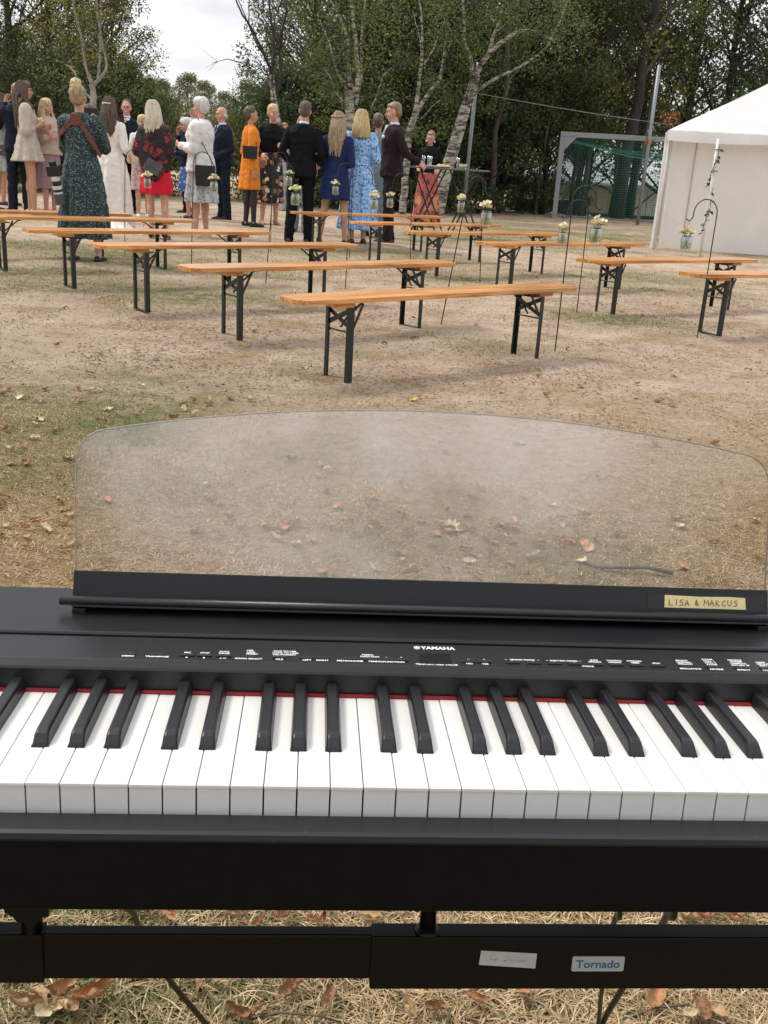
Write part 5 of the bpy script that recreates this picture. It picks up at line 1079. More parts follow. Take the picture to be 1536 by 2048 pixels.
def hair_mat(name, c1, c2, rough=.45):
    m, t, b = new_mat(name); tc = nd(t, 'ShaderNodeTexCoord'); mp = nd(t, 'ShaderNodeMapping', Scale=(60, 60, 5)); t.links.new(tc.outputs['Object'], mp.inputs['Vector'])
    nz = nd(t, 'ShaderNodeTexNoise', Scale=1.6, Detail=4); t.links.new(mp.outputs[0], nz.inputs['Vector']); r = ramp(t, [(.35, c1), (.66, c2)]); t.links.new(nz.outputs['Fac'], r.inputs['Fac']); t.links.new(r.outputs[0], b.inputs['Base Color']); b.inputs['Roughness'].default_value = rough
    bp = nd(t, 'ShaderNodeBump', Strength=.6, Distance=.006); t.links.new(nz.outputs['Fac'], bp.inputs['Height']); t.links.new(bp.outputs[0], b.inputs['Normal']); return m
HR = {'brown': hair_mat('hair_brown', (.05, .032, .02), (.13, .085, .055)), 'dark': hair_mat('hair_dark', (.02, .015, .012), (.06, .045, .035)), 'blond': hair_mat('hair_blond', (.40, .28, .12), (.66, .52, .28)), 'ash': hair_mat('hair_ash', (.20, .14, .08), (.44, .34, .21)), 'platinum': hair_mat('hair_platinum', (.50, .44, .32), (.76, .70, .56)), 'white': hair_mat('hair_white', (.42, .42, .42), (.72, .72, .72)), 'buzz': hair_mat('hair_buzz', (.07, .055, .045), (.14, .115, .095), .8), 'sand': hair_mat('hair_sand', (.16, .09, .045), (.30, .19, .10))}
SHM = {'black': mat('shoe_black', (.012, .011, .011), .35), 'brown': mat('shoe_brown', (.06, .03, .018), .4), 'white': mat('shoe_white', (.62, .58, .50), .5), 'tan': mat('shoe_tan', (.30, .19, .12), .5)}
def suit(name, c): return mat(name, c, .85, .12 if max(c) < .2 else .04, 30, bump=.15, bscale=150, spec=.2)
CL = {'navy': suit('cloth_navy', (.010, .014, .028)), 'navy2': suit('cloth_navy_blue', (.012, .024, .085)), 'black': suit('cloth_black', (.0045, .0045, .0055)), 'maroon': suit('cloth_maroon', (.021, .011, .015)), 'beige': suit('cloth_beige', (.46, .40, .33)), 'lilac': suit('cloth_lilac', (.34, .24, .26)), 'rose': suit('cloth_rose', (.50, .38, .32)), 'orange': suit('cloth_orange', (.72, .23, .03)), 'white': suit('cloth_white', (.70, .69, .67)), 'gown': suit('cloth_gown', (.76, .73, .68)), 'red': suit('cloth_red', (.62, .015, .04)), 'greyblue': suit('cloth_greyblue', (.20, .27, .31)), 'sage': suit('cloth_sage', (.16, .21, .22)), 'grey': suit('cloth_grey', (.33, .34, .35)), 'ltgrey': suit('cloth_pale_grey', (.42, .43, .43)), 'hose': mat('black_hose', (.022, .015, .014), .5), 'shirt': suit('cloth_shirt', (.72, .74, .80)), 'leather': mat('harness_leather', (.13, .032, .022), .55, .2, 40), 'tieblue': suit('cloth_tie', (.02, .03, .12))}
CL['dots'] = mat_spots('print_green_dots', (.010, .028, .030), [(.30, .38, .36), (.14, .22, .21), (.22, .30, .28), (.05, .12, .11)], 60, .30)
CL['bluefl'] = mat_spots('print_blue_floral', (.26, .48, .78), [(.05, .12, .38), (.09, .19, .50), (.48, .66, .86), (.06, .13, .42)], 30, .42, warp=.5)
CL['blackfl'] = mat_spots('print_black_floral', (.010, .009, .010), [(.62, .45, .33), (.45, .16, .08), (.70, .62, .52), (.30, .10, .10), (.22, .16, .07)], 11, .38, warp=.4)
CL['redfl'] = mat_spots('print_coral_floral', (.40, .10, .09), [(.50, .24, .07), (.60, .20, .17), (.07, .03, .03), (.45, .03, .04), (.16, .09, .03)], 9, .52, warp=.6)
CL['lacegrey'] = mat_spots('print_grey_lace', (.48, .49, .51), [(.14, .17, .21), (.66, .67, .68), (.20, .23, .27)], 30, .36, warp=.6)
CL['bluewhite'] = mat_spots('print_blue_white', (.05, .11, .32), [(.62, .65, .72), (.10, .18, .45), (.55, .60, .70)], 18, .34, warp=.5)
CL['pinkfl'] = mat_spots('print_pink_floral', (.55, .45, .42), [(.45, .04, .06), (.60, .12, .16), (.10, .16, .08)], 26, .36, warp=.4)
CL['shawl'] = mat_spots('print_dark_shawl', (.012, .006, .008), [(.16, .012, .02), (.05, .006, .01), (.24, .03, .03), (.02, .008, .01)], 11, .44, warp=.8)
def rotm(yaw, pitch, tilt=0):
    return Matrix.Rotation(yaw, 3, 'Z') @ Matrix.Rotation(pitch, 3, 'X') @ Matrix.Rotation(tilt, 3, 'Y')
def hand(bl, wr, d, nrm, curl=.5):
    d = d/np.linalg.norm(d); nrm = nrm-d*(nrm@d); nrm = nrm/(np.linalg.norm(nrm)+1e-6); w = np.cross(d, nrm)
    for o_ in (-.022, 0, .022): bl.cap(wr+w*o_*.7, wr+d*.080+w*o_, .017, .014, 8)
    for k, (o_, L) in enumerate([(-.034, .060), (-.0115, .074), (.0115, .080), (.034, .070)]):
        p = wr+d*.082+w*o_; a = curl*.6; d1 = d*math.cos(a)+nrm*math.sin(a); p1 = p+d1*L*.5; a = curl*1.5; d2 = d*math.cos(a)+nrm*math.sin(a); bl.cap(p, p1, .0098, .0092, 7); bl.cap(p1, p1+d2*L*.5, .0092, .008, 7)
    p = wr+d*.020+w*.030; d1 = d*.7+w*.65+nrm*.35; d1 /= np.linalg.norm(d1); p1 = p+d1*.042; d2 = d*.9+w*.15+nrm*.4; d2 /= np.linalg.norm(d2); bl.cap(p, p1, .0115, .0105, 7); bl.cap(p1, p1+d2*.032, .0105, .0085, 7)
ARM = {'hang': ((.055, .02, -.29), (.065, -.03, -.545)), 'clasp': ((.06, .03, -.28), (-.13, -.20, -.42)), 'hold': ((.05, .01, -.28), (-.07, -.24, -.22)), 'phone': ((.05, -.10, -.24), (-.08, -.30, -.03)), 'cheek': ((.06, -.13, -.22), (-.05, -.15, .10)), 'back': ((.06, .13, -.26), (.05, .30, -.36)), 'bent': ((.07, .04, -.27), (.03, -.19, -.36)), 'chest': ((.06, .02, -.27), (-.15, -.19, -.17)), 'out': ((.12, .02, -.26), (.24, -.06, -.47)), 'table': ((.07, .0, -.28), (.02, -.26, -.33))}
PEOPLE = []
def person(label, foot, head_y, heading, sex='f', armL='hang', armR='hang', skin='fair', hair=('long', 'brown', .4), head=(0, 0, 0), outfit=(), shoes=('flat', 'black'), stance=.0, step=0.0, height=None, deci=.42, lean=0.0, face=True, group='guests standing in the field', hose=None):
    base = at(*foot); h = tall(base, head_y) if height is None else height; sc = h/1.765
    root = thing('person', label, 'person', (base[0], base[1], float(gz(base[0], base[1]))-.01), math.radians(heading), group, sc)
    rr = random.Random(len(PEOPLE)+5); PEOPLE.append(root)
    head = (head[0]+rr.uniform(-.15, .15), head[1]+rr.uniform(-.06, .10), head[2]+rr.uniform(-.09, .09)); step = step+rr.uniform(-.05, .05); stance = stance+rr.uniform(0, .025)
    root.rotation_euler = (rr.uniform(-.028, .028), rr.uniform(-.028, .028), math.radians(heading))
    sh = .185 if sex == 'm' else .158; hipw = .085; SZ = 1.390
    J = {}
    for s, an in ((1, armL), (-1, armR)):
        e, w = ARM[an] if isinstance(an, str) else an
        S0 = V3(s*sh, .005, SZ); jt = V3(rr.uniform(-.02, .02), rr.uniform(-.025, .025), rr.uniform(-.02, .02)); J[s] = (S0, S0+V3(s*e[0], e[1], e[2])+jt*.6, S0+V3(s*w[0], w[1], w[2])+jt)
    legs = {}
    for s in (1, -1):
        st = step*s; hp = V3(s*hipw, 0, .92); an = V3(s*(hipw+stance), st, .085+(0)); kn = (hp+an)/2+V3(0, -.018, .03); legs[s] = (hp, kn, an)
    HM = rotm(head[0], head[1], head[2]); NP = V3(0, .0, 1.525)
    def hp_(x, y, z): q = HM @ Vector((x, y+.004, z-1.525)); return V3(q.x, q.y, q.z)+NP
    HM4 = HM.to_4x4()
    # one continuous body
    bl = Blob(); W_ = 1.0 if sex == 'm' else .88
    bl.ball((0, 0, .95), (.150*W_ if sex == 'm' else .148, .105, .13), 14, 9); bl.ball((0, .0, 1.12), (.125*W_, .092, .16), 14, 9); bl.ball((0, -.004, 1.30), (.152*W_, .105, .165), 14, 9)
    bl.cap((-sh+.03, .005, 1.382), (sh-.03, .005, 1.382), .045, .045); bl.cap((0, .008, 1.42), hp_(0, .0, 1.57), .060 if sex == 'm' else .050, .052 if sex == 'm' else .044)
    if sex == 'f':
        for s in (1, -1): bl.ball((s*.068, -.082, 1.275), (.058, .05, .058), 10, 7)
    for s in (1, -1):
        S0, E_, W0 = J[s]; bl.cap(S0, E_, .050*W_, .039*W_); bl.cap(E_, E_*.6+W0*.4, .040*W_, .038*W_); bl.cap(E_*.6+W0*.4, W0, .038*W_, .026*W_)
        d = W0-E_; nrm = V3(-s, 0, 0)*.8+V3(0, .0, 0) if abs(d[2]) > .15 and d[2] < 0 else V3(-s*.5, 0, -.3) if d[2] < .05 else V3(-s*.6, .6, 0)
        hand(bl, W0, d, nrm, .75 if not (isinstance(armL, str) and armL == 'hang') else .55)
        hp0, kn, an = legs[s]; bl.cap(hp0, kn, .083*W_ if sex == 'm' else .080, .053); bl.cap(kn, kn*.62+an*.38, .051, .054*W_+.002); bl.ball(tuple(kn*.66+an*.34+V3(0, .018, 0)), (.045, .047, .11), 10, 8); bl.cap(kn*.5+an*.5, an, .046, .034)
        bl.cap(an+V3(0, .03, -.045), an+V3(s*.012, -.125, -.058), .034, .026); bl.cap(an, an+V3(0, .02, -.04), .036, .036)
    # head
    def hb(x, y, z, r): bl.ball(tuple(hp_(x, y, z)), r, 14, 9, HM4)
    hb(0, .012, 1.665, (.074, .092, .088)); hb(0, -.012, 1.625, (.066, .076, .085)); hb(0, -.038, 1.577, (.050, .050, .048)); hb(0, -.062, 1.552, (.027, .024, .022)); hb(0, -.071, 1.668, (.048, .022, .016))
    for s in (1, -1): hb(s*.037, -.058, 1.608, (.026, .026, .026)); hb(s*.073, .006, 1.628, (.010, .018, .030))
    bl.cap(hp_(0, -.083, 1.648), hp_(0, -.107, 1.612), .009, .0135, 8); hb(0, -.088, 1.582, (.022, .010, .012))
    body = put('body', remesh(bl, 'body', .0092, 2, None, deci), SK[skin], root)
    if face:
        for s in (1, -1):
            mb = MB(); mb.ball(hp_(s*.030, -.0835, 1.6385), (.0085, .004, .0045), 8, 6, HM4); mb.build('eye', eyem, root, smooth=True)
            MB().cap if False else None
            mb = Blob(); mb.cap(hp_(s*.016, -.0925, 1.6605), hp_(s*.046, -.082, 1.663), .0030, .0022, 6); mb.build('eyebrow', browm, root, smooth=True)
        mb = MB(); mb.ball(hp_(0, -.0945, 1.5800), (.021, .006, .0065), 10, 6, HM4); mb.build('lips', lipm, root, smooth=True)
        if face == 'smile': MB().ball(hp_(0, -.0985, 1.5812), (.014, .004, .0035), 8, 5, HM4).build('teeth', toothm, root)
    # hair
    st, hc, hl = hair; hm = HR[hc]
    if st != 'bald':
        hb_ = Blob(); f = 1.0 if st not in ('buzz', 'short') else .96
        def hh(x, y, z, r): hb_.ball(tuple(hp_(x, y, z)), r, 16, 10, HM4)
        hh(0, .026, 1.682, (.083*f, .094*f, .086*f)); hh(0, .048, 1.625, (.074*f, .064*f, .070*f))
        if st == 'short': hh(0, -.026, 1.716, (.056, .050, .030))
        if st == 'pixie': hh(0, -.02, 1.705, (.078, .080, .064)); hh(0, .05, 1.64, (.082, .068, .09)); hh(.05, -.03, 1.69, (.03, .05, .05)); hh(-.05, -.03, 1.69, (.03, .05, .05))
        if st == 'updo': hh(0, .085, 1.655, (.058, .048, .055)); hh(0, .02, 1.70, (.08, .085, .07))
        if st == 'bun':
            main, hb_ = hb_, Blob(); hh(0, .045, 1.775, (.056, .052, .042)); hh(.03, .055, 1.765, (.03, .03, .03)); hh(-.032, .05, 1.77, (.028, .03, .028)); hh(0, .055, 1.735, (.060, .052, .038)); put('hair_bun', remesh(hb_, 'hair_bun', .010, 1, (.026, .022), .7), HR['blond'], root); hb_ = main; hm = HR['ash']
        if st in ('long', 'bob', 'halfup', 'down'): hh(0, .0, 1.70, (.081, .088, .068))
        hme = remesh(hb_, 'hair', .011, 2, (.022 if st not in ('buzz',) else .004, .022), .6)
        ho = put('hair', hme, hm, root)
        if st in ('long', 'bob', 'halfup', 'down'):
            lk = MB(); L = hl
            for k in range(150 if st != 'bob' else 170):
                phi = rr.uniform(-2.35, 2.35); el = rr.uniform(.15, 1.25)      # phi 0 = back of the head
                p0 = (.082*math.sin(phi)*math.cos(el), .026+.094*math.cos(phi)*math.cos(el), 1.682+.088*math.sin(el))
                p1 = (.092*math.sin(phi), .028+.098*math.cos(phi), 1.63+rr.uniform(-.02, .02))
                q = 1.0 if st == 'bob' else .92; back = .035 if abs(phi) < 1.4 else -.01
                p2 = (.100*q*math.sin(phi)+rr.uniform(-.012, .012), .04+back+.085*math.cos(phi)+rr.uniform(-.01, .01), 1.53)
                end = L*rr.uniform(.86, 1.0) if st == 'bob' else L*rr.uniform(.6, 1.05)
                pts = [hp_(*p0), hp_(*p1), hp_(*p2)]
                if end > .16:
                    for z, f2 in ((1.43, .97), (1.36, .95), (1.66-end, .85)):
                        if z < 1.66-end-.001: continue
                        yb = .075+.075*max(0, math.cos(phi)) if abs(phi) < 1.7 else -.10+.03*rr.random()
                        pts.append(V3(.112*q*math.sin(phi)*f2+rr.uniform(-.015, .015), max(yb, .06) if abs(phi) < 1.7 else yb, z+.0*rr.random()))
                lk.tube(pts, [.010, .0125, .012]+[.011]*(len(pts)-4)+[.004] if len(pts) > 3 else [.010, .0125, .006], 5, False)
            me2 = lk.mesh('locks', smooth=True); put('hair_lengths', me2, hm, root)
        if st == 'halfup': MB().tube([hp_(.085*math.sin(a), .05+.085*math.cos(a), 1.70-.02*math.cos(a)) for a in np.linspace(-1.4, 1.4, 9)], .012, 6).build('braid', hm, root, smooth=True)
    else:
        hb_ = Blob()
        for s in (1, -1): hb_.ball(tuple(hp_(s*.066, .02, 1.625)), (.014, .045, .035), 10, 7, HM4)
        hb_.ball(tuple(hp_(0, .075, 1.60)), (.055, .03, .035), 10, 7, HM4); put('hair', remesh(hb_, 'hair', .010, 2, None, .5), hm, root)
    # clothing
    def sleeves(b_, r0, r1, r2, upto=1.0):
        for s in (1, -1):
            S0, E_, W0 = J[s]; b_.ball(tuple(S0+V3(-s*.01, 0, -.005)), r0*.98, 12, 8)
            if upto <= .5: b_.cap(S0, S0+(E_-S0)*upto*2, r0, r1); continue
            b_.cap(S0, E_, r0, r1); q = (upto-.5)*2; b_.cap(E_, E_+(W0-E_)*q, r1, r2)
    TOR = lambda kx, ky, z0: [(z, max(rx*kx, .03), ry*ky, 0, cy) for z, rx, ry, cy in ((1.488, .070, .062, .006), (1.463, .108*sh/.185, .078, .006), (1.430, .160*sh/.185, .095, .004), (1.38, .182*W_, .112, 0), (1.28, .178*W_, .124 if sex == 'm' else .128, -.008), (1.17, .158*W_, .112, -.004), (1.08, .150*W_, .106, 0), (1.00, .168*(W_+.06 if sex == 'f' else 1), .118, .002), (.92, .178*(W_+.08 if sex == 'f' else 1), .126, .004), (.84, .182, .128, .002)) if z >= z0-.001]
    for it in outfit:
        kind = it[0]; cm = CL[it[1]]; b_ = Blob()
        if kind == 'jacket':
            rs = TOR(1.10, 1.16, .82); b_.rings(fine(rs, 3)); sleeves(b_, .060, .055, .044, .97); put('jacket', remesh(b_, 'jacket', .0125, 4, (.034, .075), .5), cm, root)
            cb_ = Blob().rings([(1.465, .062, .062, 0, .008), (1.512, .060, .060, 0, .006), (1.515, .05, .05, 0, .006)], 20); cb_.build('shirt_collar', CL['shirt'], root, smooth=True)
            mb = MB(); P = [(-.050, 1.478), (.050, 1.478), (.034, 1.38), (0.0, 1.19), (-.034, 1.38)]
            yy = {1.478: -.093, 1.38: -.137, 1.19: -.142}
            mb.add([(x, yy[z]-.003, z) for x, z in P]+[(x, yy[z]+.03, z) for x, z in P], [(4, 3, 2, 1, 0), (0, 1, 6, 5), (1, 2, 7, 6), (2, 3, 8, 7), (3, 4, 9, 8), (4, 0, 5, 9)]); mb.build('shirt_front', CL['shirt'], root)
            if len(it) > 2: mb = MB(); mb.add([(x, y, z) for x, y, z in ((-.018, -.100, 1.478), (.018, -.100, 1.478), (.026, -.146, 1.36), (0, -.151, 1.20), (-.026, -.146, 1.36))], [(0, 1, 2, 3, 4)]); mb.build('tie', CL[it[2]], root)
        elif kind == 'trousers':
            b_.ball((0, 0, .94), (.172 if sex == 'm' else .165, .125, .14), 16, 10)
            wd = it[2] if len(it) > 2 else 1.0
            for s in (1, -1):
                hp0, kn, an = legs[s]; b_.cap(hp0+V3(s*.002, 0, 0), kn, .098, .074*wd); b_.cap(kn, an+V3(0, .01, -.02), .074*wd, .064*wd*wd); b_.cap(an+V3(0, -.005, .02), an+V3(0, -.02, -.035), .062*wd*wd, .060*wd*wd)
            put('trousers', remesh(b_, 'trousers', .0125, 3, (.036, .07), .5), cm, root)
        elif kind == 'dress':          # ('dress', mat, hem z, hem rx, sleeve reach, sleeve puff, waist)
            hem, hr, su, puff = it[2], it[3], it[4], it[5]; cinch = it[6] if len(it) > 6 else 1.0
            rs = TOR(1.07, 1.09, 1.05); rs = [(z, rx*(cinch if z < 1.2 else 1), ry*(cinch if z < 1.2 else 1), cx, cy) for z, rx, ry, cx, cy in rs]
            b_.rings(fine(rs, 3)); r_w = rs[-1]
            sk_ = [(r_w[0]+.03, r_w[1]*.98, r_w[2]*.98, 0, 0), (.98, .175 if hr < .24 else .19, .13 if hr < .24 else .15, 0, .006), (max(hem, .5)*.5+.49, (.185+hr)/2, (.14+hr*.8)/2, 0, .006), (hem, hr, hr*.82, 0, .01)]
            if sk_[2][0] <= sk_[3][0]+.02: sk_.pop(2)
            b_.rings(fine(sk_, 8), 72, 9, (0.012, .065 if hr < .24 else .10), rr.uniform(0, 6))
            if su > 0: sleeves(b_, .058*puff, .052*puff, .038 if puff < 1.3 else .046, su)
            put('dress', remesh(b_, 'dress', .0115, 2, (.022, .065), .5), cm, root)
        elif kind == 'skirt':
            hem, hr = it[2], it[3]; b_.rings(fine([(1.09, .148, .108, 0, 0), (.98, .178, .135, 0, .005), (hem*.5+.47, (.19+hr)/2, (.14+hr*.8)/2, 0, .005), (hem, hr, hr*.82, 0, .008)], 8), 72, 10, (0, .05 if hr < .24 else .09), rr.uniform(0, 6)); put('skirt', remesh(b_, 'skirt', .0115, 2, (.014, .08), .5), cm, root)
        elif kind == 'top':           # ('top', mat, bottom z, sleeve reach, looseness)
            rs = TOR(1.07*it[4], 1.10*it[4], it[2]); b_.rings(fine(rs, 3)); 
            if it[3] > 0: sleeves(b_, .058*it[4], .052*it[4], .042*it[4], it[3])
            put('top', remesh(b_, 'top', .012, 3, (.022*it[4], .07), .5), cm, root)
        elif kind == 'shawl':
            rs = [(1.50, .075, .07, 0, .01), (1.46, .165, .10, 0, .012), (1.40, .215, .135, 0, .016), (1.25, .225, .150, 0, .02), (1.05, .215, .150, 0, .025), (.90, .185, .135, 0, .045), (.74, .105, .075, .02, .09), (.60, .03, .03, .03, .11)]
            b_.rings(fine(rs, 5), 60, 8, (.0, .05), 1.0); sleeves(b_, .066, .062, .056, .8); put('shawl', remesh(b_, 'shawl', .012, 2, (.03, .08), .5), cm, root)
    # shoes / hose
    sty, smt = shoes
    if hose: 
        b_ = Blob()
        for s in (1, -1): hp0, kn, an = legs[s]; b_.cap(kn+V3(0, 0, .1), kn, .062, .056); b_.cap(kn, kn*.62+an*.38, .055, .058); b_.ball(tuple(kn*.66+an*.34+V3(0, .018, 0)), (.049, .051, .115), 10, 8); b_.cap(kn*.5+an*.5, an, .050, .038); b_.cap(an+V3(0, .03, -.045), an+V3(s*.012, -.12, -.055), .037, .03)
        put('tights', remesh(b_, 'tights', .010, 2, None, .5), CL[hose], root)
    for s in (1, -1):
        an = legs[s][2]; b_ = Blob(); hl_ = .0
        if sty == 'heel':
            b_.cap(an+V3(0, .035, -.030), an+V3(s*.006, -.06, -.052), .036, .034); b_.cap(an+V3(s*.006, -.06, -.052), an+V3(s*.012, -.155, -.062), .036, .018); b_.cap(an+V3(0, .045, -.035), an+V3(0, .055, -.083), .016, .009, 8)
        else:
            b_.cap(an+V3(0, .040, -.050), an+V3(s*.006, -.05, -.055), .042, .042); b_.cap(an+V3(s*.006, -.05, -.055), an+V3(s*.012, -.16, -.062), .043, .028)
            if sty == 'oxford': b_.cap(an+V3(0, .0, .0), an+V3(0, -.02, -.04), .044, .045)
        me = remesh(b_, 'shoe', .009, 2, None, .5)
        co = np.empty(len(me.vertices)*3, np.float32); me.vertices.foreach_get('co', co); co = co.reshape(-1, 3); co[:, 2] = np.maximum(co[:, 2], .004); me.vertices.foreach_set('co', co.ravel()); put('shoe', me, SHM[smt], root)
    def loc(x, y, z): 
        q = root.matrix_basis @ Vector((x, y, z)); return np.array(q)
    root.matrix_basis  # place
    a = math.radians(heading)
    def world(x, y, z): 
        x, y, z = x*sc, y*sc, z*sc; return np.array([base[0]+x*math.cos(a)-y*math.sin(a), base[1]+x*math.sin(a)+y*math.cos(a), root.location.z+z])
    return dict(root=root, J=J, world=world, hp=hp_, heading=a, sc=sc)
P = person
def acc(name, label, cat, mb_list, pos, rz=0.0, sc=1.0):
    t_ = thing(name, label, cat, tuple(pos), rz, None, sc)
    for nm, mb, mt, bev in mb_list: mb.build(nm, mt, t_, bevel=bev)
    return t_
bagm = mat('bag_black', (.010, .010, .011), .45, .2, 60); gold = mat('brass', (.45, .33, .12), .35, metal=.9); phm = mat('phone_black', (.008, .008, .009), .25); phr = mat('phone_red', (.16, .03, .02), .4); papm = mat('paper_white', (.75, .75, .72), .8); lensw = mat('lens_white', (.62, .62, .60), .4); rubb = mat('rubber_black', (.012, .012, .013), .6); bagg = mat('bag_grey', (.07, .075, .08), .5)
def bag(label, pos, rz, w=.22, h=.15, d=.06, strap=None, mt=bagm, brass=True, sc=1.0):
    L_ = [('body', MB().box(-w/2, w/2, -d/2, d/2, 0, h), mt, .012), ('flap', MB().box(-w/2-.004, w/2+.004, -d/2-.006, -d/2+.004, h*.45, h+.004), mt, .004)]
    if brass: L_.append(('clasp', MB().box(-.018, .018, -d/2-.012, -d/2-.006, h*.45, h*.45+.02), gold, .002))
    t_ = acc('shoulder_bag', label, 'bag', L_, pos, rz, sc)
    if strap is not None:
        ri = Matrix.Rotation(-rz, 3, 'Z'); Q = [ri @ (Vector(q)-Vector(pos)) for q in strap]; MB().tube([tuple(q) for q in [Vector((-w/2, 0, h*.9))]+Q+[Vector((w/2, 0, h*.9))]], .006, 6).build('strap', mt, t_)
    return t_
def phone(label, pos, rz, tilt=.0, mt=phm, w=.075, h=.15):
    t_ = acc('mobile_phone', label, 'phone', [('case', MB().box(-w/2, w/2, -.005, .005, -h/2, h/2), mt, .003), ('camera_lens', MB().box(-w*.35, -w*.1, .005, .008, h*.28, h*.42), rubb, .001)], pos, rz); t_.rotation_euler = (tilt, 0, rz); return t_

# --- left group
a = P('woman with long brown hair in a pale grey dress, cut off by the frame edge', (8, 424), 184, 150, 'f', 'bent', 'hang', 'fair', ('long', 'brown', .46), (0, 0, 0), (('dress', 'ltgrey', .62, .22, .3, 1.0),), ('flat', 'black'))
bag('black shoulder bag with a brass clasp at the pale grey dress', a['world'](-.20, .10, .86), a['heading']+3.0, strap=[a['world'](-.12, .13, 1.2), a['world'](-.08, .08, 1.47), a['world'](-.10, -.1, 1.3)])
P('dark-haired woman in black half hidden behind the navy suit', (16, 412), 188, 80, 'f', 'hold', 'hang', 'tan', ('updo', 'dark', 0), (0, 0, 0), (('dress', 'black', .55, .2, .4, 1.0),), deci=.35)
P('man in a navy suit raising a hand to his face', (42, 428), 166, -150, 'm', 'cheek', 'hang', 'fair', ('short', 'sand', 0), (.1, 0, 0), (('jacket', 'navy'), ('trousers', 'navy')), ('oxford', 'black'))
P('woman with long straight hair in a short loose beige dress', (66, 432), 163, 112, 'f', 'hold', 'chest', 'tan', ('long', 'brown', .50), (0, 0, 0), (('dress', 'beige', .72, .26, .72, 1.5),), ('flat', 'white'))
P('smiling blond woman in a rose top and lilac skirt', (101, 430), 197, 45, 'f', 'chest', 'hold', 'pink', ('long', 'blond', .42), (.1, 0, 0), (('top', 'rose', .92, .9, 1.25), ('skirt', 'lilac', .40, .20)), ('flat', 'tan'), face='smile')
ph_ = P('photographer with a blond bun in a long dark green dotted dress and leather harness', (172, 521), 152, 176, 'f', 'phone', 'phone', 'pink', ('bun', 'blond', 0), (0, -.1, 0), (('dress', 'dots', .25, .265, .5, 1.4, 1.1),), ('flat', 'black'), stance=.03, step=.04, height=1.70)
J_ = ph_['root']
for pts in [[(-.02, .118, 1.42), (-.11, .137, 1.30), (-.185, .10, 1.16), (-.205, .0, 1.08)], [(.02, .118, 1.42), (.11, .137, 1.33), (.18, .10, 1.27), (.215, .0, 1.22)]]:
    mb = MB(); Q = [Vector(p) for p in pts]
    for i in range(len(Q)-1): mb.bar(Q[i], Q[i+1], .012, .045)
    mb.build('harness_strap', CL['leather'], J_)
MB().box(-.055, .055, .112, .135, 1.36, 1.47).build('harness_yoke', CL['leather'], J_, bevel=.006)
camp = atY(110, 352, ph_['world'](0, 0, 0)[1]-.25)
t_ = thing('telephoto_camera', 'black camera with a white and grey telephoto lens hanging at the hip', 'camera', tuple(camp)); t_.rotation_euler = (.18, -.10, 0)
MB().box(-.065, .065, -.04, .04, .0, .10).build('body', rubb, t_, bevel=.012); MB().box(-.03, .03, -.03, .03, .1005, .14).build('prism', rubb, t_, bevel=.01)
for z0, z1, r_, mt_ in [(-.045, -.001, .040, lensw), (-.09, -.0455, .042, rubb), (-.125, -.0905, .044, lensw), (-.15, -.1255, .044, rubb), (-.168, -.1505, .044, lensw), (-.27, -.1685, .050, bagg)]: MB().lathe([(r_*.97, z0), (r_, z0+.004), (r_, z1-.004), (r_*.97, z1)], n=20).build('lens_ring', mt_, t_, smooth=False)
cp2 = ph_['world'](.03, -.40, 1.50); acc('camera', 'black camera held up to the photographer\'s face', 'camera', [('body', MB().box(-.07, .07, -.035, .035, -.05, .05), rubb, .01), ('lens', MB().tube([(0, 0, 0), (0, .12, 0)], .038, 16), rubb, 0)], cp2, ph_['heading']+math.pi, 1)
P('brown-haired guest half hidden between the photographer and the bride', (186, 438), 206, 110, 'f', 'hang', 'hang', 'fair', ('updo', 'brown', 0), (0, 0, 0), (('dress', 'sage', .5, .2, .6, 1.0),), deci=.35)
br = P('bride with half-up brown hair in a long white gown with lace sleeves', (226, 458), 190, 170, 'f', 'bent', 'bent', 'fair', ('long', 'brown', .40), (0, 0, 0), (('dress', 'gown', .02, .30, .78, 1.05, .95),), ('flat', 'white'), group='wedding couple')
mb = MB()
for k in range(9): an = -0.7+k*.17; mb.ball(br['hp'](.088*math.sin(an), .03+.105*math.cos(an), 1.672+.006*math.sin(k*3)), .008, 7, 5)
mb.build('hair_flowers', petals['white'], br['root'], smooth=True)
mb = MB(); n = 40
for j in range(7):
    s = j/6
    for i in range(n+1): q = -1.2+2.4*i/n; r_ = .28+.42*s; mb.v.append((r_*math.sin(q)*(1+.03*math.sin(i*1.9)), .05+r_*math.cos(q), .16*(1-s)**2+.012+.008*math.sin(i*1.3)))
for j in range(6):
    for i in range(n): q = j*(n+1)+i; mb.f.append((q, q+1, q+n+2, q+n+1))
mb.build('train', CL['gown'], br['root'], smooth=True)
gl_ = P('man with glasses and short beard in a dark navy suit, holding a phone up', (262, 424), 194, 14, 'm', 'bent', 'phone', 'pink', ('buzz', 'buzz', 0), (.0, .05, 0), (('jacket', 'navy'), ('trousers', 'black')), ('oxford', 'brown'), face='smile')
for s in (1, -1): MB().tube([gl_['hp'](s*.031+.020*math.cos(q), -.098, 1.638+.015*math.sin(q)) for q in np.linspace(0, 6.283, 13)], .0028, 5).build('glasses', eyem, gl_['root'])
phone('black phone held up by the man with glasses', gl_['world'](-.10, -.40, 1.44), gl_['heading'])
w9 = P('woman with short blond hair in a white blouse and red floral skirt, photographing', (286, 432), 225, 25, 'f', 'phone', 'phone', 'fair', ('pixie', 'blond', 0), (.2, .1, 0), (('top', 'white', .95, .95, 1.1), ('skirt', 'pinkfl', .48, .21)), ('flat', 'white'))
phone('large black phone held in front of the short-haired blond woman', w9['world'](.0, -.41, 1.42), w9['heading'], mt=phm, w=.16, h=.12)
